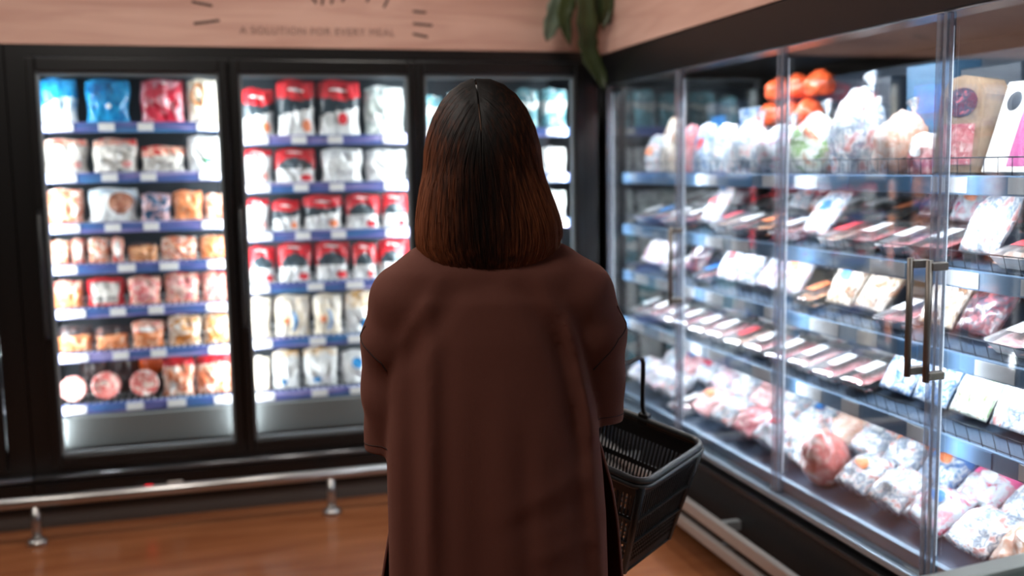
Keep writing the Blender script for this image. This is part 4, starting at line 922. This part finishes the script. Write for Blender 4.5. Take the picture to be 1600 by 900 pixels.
for sx, E_, W_ in ((1, ELB_R, WR_R), (-1, ELB_L, WR_L)):
    B.chain([(sx*.165, 0, 1.195), (sx*.20, .03, 1.06), E_], [.046, .042, .036], .03)
    E3, W3 = Vector(E_), Vector(W_); d = (W3-E3).normalized(); B.chain([E_, E3.lerp(W3, .35), W_], [.036, .037, .025], .02)
    # hand: palm, four fingers with two bends each, thumb from the side of the palm
    side = Vector((-sx, 0, 0)); side = (side-d*side.dot(d)).normalized(); nrm = d.cross(side)*(1 if sx > 0 else -1); nrm = nrm if nrm.z < 0 else -nrm     # palm looks down
    pa, pb_ = W3+d*.02, W3+d*.075
    for q in (-1, -.33, .33, 1): B.cap(pa+side*.012*q, pb_+side*.030*q, .015, .012, .012)
    for f_, (q, L_) in enumerate(((.034, .066), (.012, .075), (-.011, .070), (-.032, .054))):
        k0 = pb_+side*q+d*.006; a1, a2, a3 = .35, .95, 1.4
        dd = lambda a: d*math.cos(a)+nrm*math.sin(a)
        k1 = k0+dd(a1)*L_*.45; k2 = k1+dd(a2)*L_*.32; k3 = k2+dd(a3)*L_*.26; B.chain([k0, k1, k2, k3], [.0098, .0090, .0084, .0074], .004)
    t0 = pa+side*.026+nrm*.004; t1 = t0+(d*.55+side*.75+nrm*.25).normalized()*.032; t2 = t1+(d*.85+side*.25+nrm*.4).normalized()*.028; t3 = t2+(d*.9-side*.1+nrm*.45).normalized()*.022
    B.chain([t0, t1, t2, t3], [.014, .0115, .0100, .0085], .008)
for sx in (-1, 1):
    B.chain([(sx*.085, .0, .80), (sx*.09, .015, .47), (sx*.095, -.01, .30), (sx*.098, -.03, .085)], [.084, .055, .05, .034], .03)
    B.cap((sx*.098, -.045, .045), (sx*.112, .13, .03), .032, .024, .03)
V, F = B.surface(); V = relax(V, F, 2)
body = link('body', fast_mesh('body', V, F, skin), person)
# eyes, brows and lips
bvb = BVHTree.FromPolygons([tuple(v) for v in V], [tuple(int(i) for i in f) for f in F])
def face(x, z, out=0.0):
    h_ = bvb.ray_cast(Vector((x, .5, z)), Vector((0, -1, 0)))[0]; return Vector((x, h_.y+out, z))
def ball(name, c, r, m_, par, sq=(1, 1, 1)):
    bm = bmesh.new(); bmesh.ops.create_uvsphere(bm, u_segments=18, v_segments=12, radius=r)
    for v_ in bm.verts: v_.co = Vector((v_.co.x*sq[0], v_.co.y*sq[1], v_.co.z*sq[2]))+c
    me = bpy.data.meshes.new(name); bm.to_mesh(me); bm.free(); me.materials.append(m_); me.polygons.foreach_set('use_smooth', [True]*len(me.polygons)); return link(name, me, par)
for sx in (-1, 1):
    ex = -.012+sx*.030; c_ = face(ex, 1.483, -.0035); e = ball('eye', c_, .0085, mat('eye_white', 'e9e4de', .2), person, (1.45, .75, .7)); ball('iris', c_+Vector((0, .0048, 0)), .0048, mat('eye_dark', '1a1210', .15), e, (1, .45, 1))
    b = MB(); b.tube([face(ex+sx*q, 1.500+zz, .001) for q, zz in ((-.014, 0), (-.004, .004), (.008, .004), (.018, 0))], [.0014, .0024, .0022, .0008], 8); b.build('eyebrow', hairdark, person)
b = MB()
for zz, rr in ((1.4255, .0030), (1.4185, .0036)): b.tube([face(-.012+q*.020, zz-.0016*q*q, .0006) for q in (-1, -.6, -.2, .2, .6, 1)], [rr*.25, rr*.8, rr, rr, rr*.8, rr*.25], 8)
b.build('lips', mat('lip_rose', 'b4665c', .45), person)

# ---- trousers and shoes
T = Field((-.28, -.2, .03), (.28, .22, 1.0), .009)
T.ell((0, .005, .86), (.175, .112, .12), .04)
for sx in (-1, 1): T.chain([(sx*.088, .0, .82), (sx*.10, .012, .47), (sx*.105, -.02, .07)], [.102, .080, .072], .03)
T.F[:, :, :3] = .05; Vt, Ft = T.surface(); Vt = relax(Vt, Ft, 2); trousers = link('trousers', fast_mesh('trousers', Vt, Ft, darkcl), person)
for sx in (-1, 1):
    H_ = Field((sx*.105-.09, -.13, -.002), (sx*.105+.09, .22, .14), .006)
    H_.cap((sx*.100, -.055, .050), (sx*.116, .145, .042), .042, .040, .02); H_.cap((sx*.100, -.03, .06), (sx*.102, .01, .085), .045, .042, .02); H_.F[:, :, 0] = .02
    Vh, Fh = H_.surface(); Vh = relax(Vh, Fh, 2); Vh[:, 2] -= Vh[:, 2].min(); sh = link('shoe', fast_mesh('shoe', Vh, Fh, mat('shoe_black', '161415', .5)), person)
    b = MB(); b.add([(x+sx*.109, y+.045, z) for z in (0, .014) for x, y in rr_loop(.048, .148, .045)], [tuple(range(24))[::-1], tuple(range(24, 48))]+[(j, (j+1) % 24, 24+(j+1) % 24, 24+j) for j in range(24)])
    b.build('sole', mat('sole_grey', '3b3836', .7), sh)

# ---- shirt: torso and sleeves as one cloth surface with folds
HEM = .47
zk = [.40, .60, .72, .80, .90, 1.0, 1.10, 1.18, 1.235, 1.29, 1.34]
wl = [.230, .226, .224, .224, .222, .216, .206, .192, .165, .085, .04]
wr = [.238, .236, .234, .229, .219, .204, .192, .182, .16, .085, .04]
ybk = [-.112, -.118, -.122, -.122, -.120, -.116, -.113, -.106, -.086, -.055, -.03]
yfr = [.11, .115, .12, .12, .12, .125, .125, .11, .085, .05, .03]
SH = Field((-.34, -.19, HEM-.03), (.35, .20, 1.36), .006)
sl, (X, Y, Z) = SH.block((-.34, -.19, HEM-.03), (.35, .20, 1.36), 0)
ip = lambda tab: np.interp(Z, zk, tab)
L_, R_, yb_, yf_ = ip(wl), ip(wr), ip(ybk), ip(yfr)
cx, hw, cy, hd = (R_-L_)/2, (R_+L_)/2, (yb_+yf_)/2, (yf_-yb_)/2
# folds of the cloth, pushed in or out along the back
def ridge(p, q, wd, amp):
    """soft ridge (+) or valley (-) along a line given in x, z on the back"""
    px, pz = p; qx, qz = q; t = np.clip(((X-px)*(qx-px)+(Z-pz)*(qz-pz))/((qx-px)**2+(qz-pz)**2), 0, 1)
    d = np.hypot(X-px-t*(qx-px), Z-pz-t*(qz-pz)); return amp*np.exp(-(d/wd)**2)*np.sin(PI*np.clip(t*.9+.05, 0, 1))**.5
fold = ridge((-.120, 1.18), (-.135, .50), .018, .010)-ridge((-.160, 1.12), (-.168, .50), .020, .008)-ridge((-.088, 1.12), (-.098, .5), .022, .006)
fold += ridge((.150, 1.17), (.205, .90), .014, .010)-ridge((.125, 1.14), (.182, .84), .018, .008)+ridge((.188, .98), (.222, .55), .016, .007)-ridge((.160, .95), (.192, .50), .022, .006)
fold += ridge((.03, .76), (.20, .84), .022, .003)-ridge((.00, .71), (.19, .78), .024, .0025)+ridge((.06, .66), (.20, .69), .02, .003)
fold += ridge((.02, 1.0), (.03, .48), .03, .005)-ridge((-.03, .95), (-.035, .48), .03, .005)+ridge((.09, .92), (.105, .48), .025, .005)-ridge((.062, .9), (.07, .48), .02, .004)
fold += ridge((-.09, 1.24), (-.185, 1.10), .016, .008)+ridge((.09, 1.24), (.172, 1.08), .016, .008)-ridge((-.06, 1.20), (-.165, 1.06), .018, .006)-ridge((.06, 1.20), (.15, 1.05), .018, .006)
fold = np.where(Y < .03, fold, 0)
d = (((np.abs(X-cx)/hw)**2.5+(np.abs(Y-cy)/hd)**2.5)**(1/2.5)-1)*np.minimum(hw, hd)-fold
d = np.maximum(d, np.maximum(HEM-Z, Z-1.318)); SH.F[sl] = d.astype(np.float32)
def sleeve(pts, rs, cut):
    p0 = np.full(X.shape, 9., np.float32)
    for i in range(len(pts)-1):
        p = np.array(pts[i], float); q = np.array(pts[i+1], float); ba = q-p; t = np.clip(((X-p[0])*ba[0]+(Y-p[1])*ba[1]+(Z-p[2])*ba[2])/(ba@ba), 0, 1)
        dd = np.sqrt((X-p[0]-t*ba[0])**2+((Y-p[1]-t*ba[1])*.92)**2+(Z-p[2]-t*ba[2])**2)-(rs[i]+(rs[i+1]-rs[i])*t)
        h = np.clip(.5+.5*(p0-dd)/.02, 0, 1); p0 = p0*(1-h)+dd*h-.02*h*(1-h)
    s_ = 1 if pts[1][0] > 0 else -1
    p0 = p0-.0025*np.sin((Y*s_*.8+Z*.45)*75)*np.clip((1.12-Z)/.1, 0, 1)-.0012*np.sin(Z*42+Y*20)*np.clip((1.2-Z)/.15, 0, 1)
    p0 = np.maximum(p0, cut-Z+.10*(Y-.03)*0)
    k = np.interp(Z, [.95, 1.06, 1.16, 1.24], [.003, .005, .020, .05]); f = SH.F[sl]; h = np.clip(.5+.5*(f-p0)/k, 0, 1); SH.F[sl] = (f*(1-h)+p0*h-k*h*(1-h)).astype(np.float32)
CR, CL = .897, .848
sleeve([(.05, -.012, 1.243), (.125, -.006, 1.224), (.183, 0, 1.182), (.212, .018, 1.10), (.221, .045, 1.0), (.221, .078, .86)], [.060, .064, .069, .068, .062, .057], CR)
sleeve([(-.05, -.012, 1.243), (-.125, -.006, 1.222), (-.178, 0, 1.178), (-.204, .018, 1.09), (-.215, .035, .98), (-.219, .048, .82)], [.060, .064, .068, .065, .059, .055], CL)
Vs, Fs = SH.surface(); Vs = relax(Vs, Fs, 4)
fc = Vs[Fs].mean(1); nrm_ = np.cross(Vs[Fs[:, 2]]-Vs[Fs[:, 0]], Vs[Fs[:, 3]]-Vs[Fs[:, 1]]); nrm_ /= np.linalg.norm(nrm_, axis=1)[:, None]+1e-9
opening = (nrm_[:, 2] < -.75) & ((fc[:, 2] < HEM+.008) | ((np.abs(fc[:, 2]-CR) < .009) & (fc[:, 0] > .15)) | ((np.abs(fc[:, 2]-CL) < .009) & (fc[:, 0] < -.15)))
opening |= (nrm_[:, 2] > .8) & (fc[:, 2] > 1.308)
Fs = Fs[~opening]
shirt = link('shirt', fast_mesh('shirt', Vs, Fs, brown), person)
sb2 = shirt.modifiers.new('smooth', 'SUBSURF'); sb2.levels = 1; sb2.render_levels = 1
sd = shirt.modifiers.new('cloth_thickness', 'SOLIDIFY'); sd.thickness = .0025; sd.offset = -1
bvs = BVHTree.FromPolygons([tuple(v) for v in Vs], [tuple(int(i) for i in f) for f in Fs])
def seam(name, pts, r=.0016, origin_out=.5, par=None):
    """thread line laid on the cloth: pts are (x, z) seen from behind, or 3D points snapped to the nearest cloth"""
    path = []
    for i in range(len(pts)-1):
        for t in np.linspace(0, 1, 9)[:-1]:
            q = Vector(pts[i]).lerp(Vector(pts[i+1]), float(t))
            if len(q) == 2:
                h_ = bvs.ray_cast(Vector((q.x, -.5, q.y)), Vector((0, 1, 0)))
            else: h_ = bvs.find_nearest(q)
            if h_[0] is not None: path.append(h_[0]+h_[1]*.0002)
    b = MB(); b.tube(path, r, 6); return b.build(name, par or mat('seam_brown', '2a1511', .9), shirt)
seamm = mat('seam_brown', '2a1511', .9)
seam('sleeve_seam', [(.150, -.08, 1.262), (.205, -.03, 1.22), (.262, -.02, 1.16), (.283, .0, 1.12), (.26, -.045, 1.095), (.225, -.05, 1.05), (.205, -.03, 1.03)][2:], par=seamm)
seam('sleeve_seam', [(-.262, -.02, 1.13), (-.268, .0, 1.105), (-.25, -.04, 1.08), (-.225, -.05, 1.055), (-.21, -.03, 1.04)], par=seamm)
for sx, cc, zc in ((1, (.222, .068), CR+.022), (-1, (-.219, .045), CL+.022)):
    ring = [(cc[0]+.075*math.cos(a), cc[1]+.075*math.sin(a), zc) for a in np.linspace(-2.6, 2.6, 22)] if sx > 0 else [(cc[0]+.075*math.cos(a), cc[1]+.075*math.sin(a), zc) for a in np.linspace(.55, 2*PI-.55, 22)]
    seam('hem_stitch', ring, .0009, par=seamm)
# front panel of the shirt, hanging free below the side slits
n = 40; vs = []; fs = []; zz = np.linspace(.90, .44, 24)
for j, z in enumerate(zz):
    f_ = (.90-z)/.46; wR = np.interp(z, [.44, .57, .69, .77, .86, .90], [.283, .271, .262, .250, .226, .205]); wL = np.interp(z, [.44, .57, .66, .72, .90], [.258, .244, .228, .215, .20])
    for i in range(n+1):
        a = PI*(-.06+1.12*i/n); c_ = math.cos(a); s_ = math.sin(a); ww = wR if c_ > 0 else wL
        vs.append((c_*ww, .012+s_*.118+.006*math.sin(a*9+z*7)*f_, z))
for j in range(23):
    for i in range(n): a = j*(n+1)+i; fs.append((a, a+1, a+n+2, a+n+1))
b = MB(); b.add(vs, fs, 0, True); fp = b.build('front_panel', brown, shirt); fp.modifiers.new('cloth_thickness', 'SOLIDIFY').thickness = .003

# ---- hair: solid under-shape plus thousands of strands falling from the parting
HC = Vector((-.012, .004, 1.44))
ZH = [1.225, 1.24, 1.26, 1.285, 1.31, 1.335, 1.37, 1.41, 1.44]
HL = [.088, .112, .132, .1465, .1485, .148, .1445, .138, .130]
HR = [.078, .108, .130, .142, .1475, .1455, .1335, .119, .109]
HB = [.078, .092, .101, .108, .111, .112, .113, .115, .116]
HFr = [.085, .09, .095, .10, .10, .10, .10, .10, .10]
def shell(phi, z):
    """radius point of the hair mass at azimuth phi (0 = straight back, + = right) and height z"""
    zc = max(min(z, 1.44), 1.225)
    a = np.interp(zc, ZH, HL if math.sin(phi) < 0 else HR); bb = np.interp(zc, ZH, HB if math.cos(phi) > 0 else HFr)
    a = a-(.012 if math.sin(phi) > 0 else -.012)*0
    k = 1.0
    if z > 1.44: k = math.sqrt(max(0, 1-((z-1.44)/.186)**2))
    tx = -.012+.012*np.clip((1.44-zc)/.18, 0, 1); tx = tx if z <= 1.44 else -.012-.008*(z-1.44)/.184
    e = float(np.interp(zc, [1.29, 1.44], [3.3, 2.2])); c_, s_ = math.cos(phi), math.sin(phi); rr = (abs(s_)**e+abs(c_)**e)**(-1/e)
    off = -.010*(1 if s_ < 0 else -1)*0
    return Vector((tx+s_*rr*(a+(tx if s_ < 0 else -tx))*k, .004-c_*rr*bb*k, z))
nphi, vs, fs = 64, [], []
zs = [1.232, 1.25, 1.28, 1.32, 1.37, 1.42, 1.46, 1.5, 1.535, 1.565, 1.59, 1.605, 1.616]
for z in zs:
    for i in range(nphi):
        ph = -2.35+4.7*i/(nphi-1); p_ = shell(ph, z); q_ = Vector((-.008, .004, z)); q2_ = q_+(p_-q_)*.955; q2_.z = 1.44+(z-1.44)*.962 if z > 1.44 else z; vs.append(q2_)
for j in range(len(zs)-1):
    for i in range(nphi-1): a = j*nphi+i; fs.append((a, a+1, a+nphi+1, a+nphi))
vs.append((-.015, 0, 1.6115)); top_ = len(vs)-1
for i in range(nphi-1): a = (len(zs)-1)*nphi+i; fs.append((a, a+1, top_))
b = MB(); b.add(vs, fs, 0, True)
def hair_mat():
    M = bpy.data.materials.new('brown_hair_dark_roots'); M.use_nodes = True; nt = M.node_tree; b = nt.nodes['Principled BSDF']
    tc = nt.nodes.new('ShaderNodeTexCoord'); sp = nt.nodes.new('ShaderNodeSeparateXYZ'); nt.links.new(tc.outputs['Object'], sp.inputs[0])
    # distance from the crown decides between grown-out black roots and dyed brown lengths
    mx = nt.nodes.new('ShaderNodeMath'); mx.operation = 'ADD'; mx.inputs[1].default_value = .012; nt.links.new(sp.outputs['X'], mx.inputs[0])
    ab = nt.nodes.new('ShaderNodeMath'); ab.operation = 'ABSOLUTE'; nt.links.new(mx.outputs[0], ab.inputs[0])
    k = nt.nodes.new('ShaderNodeMath'); k.operation = 'MULTIPLY'; k.inputs[1].default_value = 2.3; nt.links.new(ab.outputs[0], k.inputs[0])
    dz = nt.nodes.new('ShaderNodeMath'); dz.operation = 'SUBTRACT'; dz.inputs[0].default_value = 1.60; nt.links.new(sp.outputs['Z'], dz.inputs[1])
    sm_ = nt.nodes.new('ShaderNodeMath'); sm_.operation = 'ADD'; nt.links.new(k.outputs[0], sm_.inputs[0]); dm = nt.nodes.new('ShaderNodeMath'); dm.operation = 'MULTIPLY'; dm.inputs[1].default_value = .5; nt.links.new(dz.outputs[0], dm.inputs[0]); nt.links.new(dm.outputs[0], sm_.inputs[1])
    mp = nt.nodes.new('ShaderNodeMapping'); mp.inputs['Scale'].default_value = (1, 1, .06); nt.links.new(tc.outputs['Object'], mp.inputs[0])
    n = nt.nodes.new('ShaderNodeTexNoise'); n.inputs['Scale'].default_value = 170; n.inputs['Detail'].default_value = 3; nt.links.new(mp.outputs[0], n.inputs['Vector'])
    nm = nt.nodes.new('ShaderNodeMath'); nm.operation = 'MULTIPLY_ADD'; nm.inputs[1].default_value = .5; nm.inputs[2].default_value = -.25; nt.links.new(n.outputs['Fac'], nm.inputs[0])
    s2 = nt.nodes.new('ShaderNodeMath'); s2.operation = 'ADD'; nt.links.new(sm_.outputs[0], s2.inputs[0]); nt.links.new(nm.outputs[0], s2.inputs[1])
    r = nt.nodes.new('ShaderNodeValToRGB'); el = r.color_ramp.elements; el.new(.5)
    for e_, (p_, c_) in zip(el, ((.08, '15100e'), (.20, '331c13'), (.42, '784329'))): e_.position = p_; e_.color = lin(c_)
    nt.links.new(s2.outputs[0], r.inputs[0]); nt.links.new(r.outputs[0], b.inputs['Base Color'])
    b.inputs['Roughness'].default_value = .48; b.inputs['Specular IOR Level'].default_value = .28
    return M
hm = hair_mat()
hair = b.build('hair', hm, person); hair.modifiers.new('thick', 'SOLIDIFY').thickness = .006
rg = np.random.RandomState(4); NS, NP = 5200, 18
SV = np.zeros((NS, NP, 3, 3)); 
clump = rg.uniform(-1, 1, 400)
for s in range(NS):
    ph = rg.uniform(-2.3, 2.3); fly = rg.rand() < .012
    ci = int((ph+2.4)/4.8*130); off = clump[ci % 400]
    zend = 1.233+.016*rg.rand()**2+.012*abs(math.sin(ph))+.006*off
    # root on the parting line: from above the forehead back to the crown
    sgn = 1 if ph > 0 else -1
    u = min(1, abs(ph)/2.0); u = min(1, abs(ph)/2.3); root_el = math.radians(24+84*u)        # elevation of the root seen from the head centre
    root = Vector((-.012-.016*u+sgn*(.0016+.004*rg.rand()), .004-math.cos(root_el)*.1135, 1.44+math.sin(root_el)*.1835))
    pts = []
    depth = 1.0-.05*rg.rand()+.012*(off > .3)
    for k in range(NP):
        t = k/(NP-1)
        if t < .42:
            a = t/.42; tgt = shell(ph, 1.44); v0 = root-HC; v1 = tgt-HC; v0s = Vector((v0.x/.12, v0.y/.115, v0.z/.186)); v1s = Vector((v1.x/.12, v1.y/.115, v1.z/.186))
            l0, l1 = v0s.length, v1s.length; v0n, v1n = v0s/l0, v1s/l1
            om = math.acos(max(-1, min(1, v0n.dot(v1n)))); so = max(1e-4, math.sin(om))
            w_ = (v0n*math.sin((1-a)*om)+v1n*math.sin(a*om))/so*(l0+(l1-l0)*a)
            p_ = HC+Vector((w_.x*.12, w_.y*.115, w_.z*.186))
        else:
            z = 1.44+(zend-1.44)*((t-.42)/.58); p_ = shell(ph+.05*off*(t-.42)+.02*math.sin(6*t+s), z)
        c_ = Vector((-.008, .004, p_.z)); dd = depth if t > .05 else 1.0
        if fly: dd = 1.0+.05*t*t*abs(off)
        if t > .85: dd -= .05*((t-.85)/.15)**2*(.3+rg.rand()*.0+.7*abs(off))
        p_ = c_+(p_-c_)*dd if p_.z < 1.6 else p_+Vector((0, 0, -.002*rg.rand()))
        pts.append(p_)
    P3 = np.array([tuple(q) for q in pts]); P3 += .0012*np.sin(np.linspace(0, 5+3*rg.rand(), NP))[:, None]*rg.uniform(-1, 1, 3)[None]
    tg = np.gradient(P3, axis=0); tg /= np.linalg.norm(tg, axis=1)[:, None]+1e-9
    rad = P3-np.array([-.008, .004, 0]); rad[:, 2] = 0; rad[P3[:, 2] > 1.56] += np.array([0, 0, .05]); x = np.cross(tg, rad); x /= np.linalg.norm(x, axis=1)[:, None]+1e-9; y = np.cross(x, tg)
    r0 = (.0011 if not fly else .0004)*(1-.55*np.linspace(0, 1, NP)**3)
    for k in range(3): SV[s, :, k] = P3+(x*math.cos(2*PI*k/3+PI/2)+y*math.sin(2*PI*k/3+PI/2))*r0[:, None]
ii = np.arange(NS)[:, None, None]*NP*3+np.arange(NP-1)[None, :, None]*3; kk = np.arange(3)[None, None, :]; k2 = (kk+1) % 3
FQ = np.stack([ii+kk, ii+k2, ii+3+k2, ii+3+kk], -1).reshape(-1, 4)
link('hair_lengths', fast_mesh('hair_lengths', SV.reshape(-1, 3), FQ, hm), hair)['kind'] = 'stuff'
# pale parting line of scalp
b = MB(); b.tube([(-.012-.016*(a-.42)/1.1, .004-math.cos(a)*.1128, 1.44+math.sin(a)*.1822) for a in np.linspace(math.radians(24), math.radians(46), 12)], [.0002, .0006, .0009, .0005, .0009, .0008, .0010, .0006, .0009, .0007, .0008, .0002], 6); b.build('parting', mat('scalp', '8e6c5a', .6), hair)
# ------------------------------------------------------------------ shopping basket on the shopper's arm
bs = .95; BS, BL, BH, BT = .302*bs, .374*bs, .285*bs, .034
basket = thing('shopping_basket', 'black plastic shopping basket with slotted walls hanging on the arm of the person in brown', 'basket', (.8835, 2.29425, .785), (.209, -.105, .619))
bkm = mat('basket_black', '0c0d0e', .42, coat=0, bump=.03, bscale=300); bkr = mat('basket_rim_highlight', '2c3133', .32, coat=.2)  # rim greyer than the walls: its highlight is put into the colour
# rim: rounded rectangular roll
def rim_loop(hx, hy, r, z): return [(x, y, z) for x, y in rr_loop(hx, hy, r, 7)]
b = MB(); b.tube(rim_loop(BS/2, BL/2, .035, 0), .0085, 10, closed=True); b.tube(rim_loop(BS/2+.006, BL/2+.006, .04, -.012), .006, 8, closed=True); b.build('rim', bkr, basket)
def wallf(a0, a1, n, plate):
    """wall between two top corners a0, a1 tapering inward to the base"""
    a0, a1 = Vector(a0), Vector(a1); mid = (a0+a1)/2; inward = Vector((-mid.x, -mid.y, 0)).normalized(); ax = (a1-a0).normalized(); half = (a1-a0).length/2
    def P(u, v, o=0): return mid+ax*(u*(half-BT*v))+inward*(BT*v-o)+Vector((0, 0, -.012-v*(BH-.012)))
    mb = MB()
    def slab(u0, u1, v0, v1, t=.0018, o=0):
        q = [P(u0, v0, o), P(u1, v0, o), P(u1, v1, o), P(u0, v1, o)]; k = inward*t*2
        mb.add([x for x in q]+[x+k for x in q], [(0, 1, 2, 3), (7, 6, 5, 4), (0, 4, 5, 1), (1, 5, 6, 2), (2, 6, 7, 3), (3, 7, 4, 0)])
    for v0, v1 in ((0, .13), (.37, .42), (.64, .68), (.90, 1.0)): slab(-1, 1, v0, v1)
    for v in (.395, .66): slab(-1, 1, v-.012, v+.012, .002, .005)       # ledges standing out
    slab(-1, -.93, 0, 1); slab(.93, 1, 0, 1)
    for k in range(n):
        u = -.93+1.86*(k+.5)/n; hw = .93/n*.5; slab(u-hw, u+hw, .13, .37); slab(u-hw, u+hw, .42, .64)
        slab(u-hw*.8, u+hw*.8, .68, .90)
    for v in (.735, .79, .845): slab(-.93, .93, v-.008, v+.008)
    if plate: slab(-.45, .45, .16, .44, .0022, -.001)
    return mb.build('side_wall', bkm, basket)
hx, hy = BS/2-.004, BL/2-.004
wallf((-hx, -hy, 0), (hx, -hy, 0), 22, False); wallf((hx, -hy, 0), (hx, hy, 0), 28, False); wallf((hx, hy, 0), (-hx, hy, 0), 22, True); wallf((-hx, hy, 0), (-hx, -hy, 0), 28, True)
for sx in (-1, 1):
    for sy in (-1, 1):
        q = MB(); q.tube([(sx*(hx-.003), sy*(hy-.003), -.01), (sx*(hx-BT-.002), sy*(hy-BT-.002), -BH)], [.011, .008], 8); q.build('corner_post', bkm, basket)
g = MB(); fx, fy = hx-BT, hy-BT; g.box(-fx, fx, -fy, -fy+.012, -BH-.002, -BH+.003); g.box(-fx, fx, fy-.012, fy, -BH-.002, -BH+.003)
for k in range(13): x = -fx+2*fx*k/12; g.box(x-.003, x+.003, -fy+.012, fy-.012, -BH-.002, -BH+.002)
for k in range(15): y = -fy+2*fy*k/14; g.box(-fx, fx, y-.003, y+.003, -BH-.001, -BH+.003)
g.build('base_grid', bkm, basket)
hd_ = MB(); HT = .172; e = BS/2+.004
path = [(e, 0, .0), (e, .001, .012), (e-.006, .006, .035), (e-.008, .012, .09), (e-.010, .018, HT-.022), (e-.016, .02, HT-.008), (e-.032, .02, HT)]
path = path+[(-p_[0], p_[1], p_[2]) for p_ in path[::-1]]
hd_.tube(path, .0058, 10); hn = hd_.build('handle', bkm, basket)
for sx in (-1, 1):
    b = MB(); b.rbox(sx*e-.011, sx*e+.011, -.014, .014, -.012, .016, .003); b.build('handle_mount', bkm, hn)
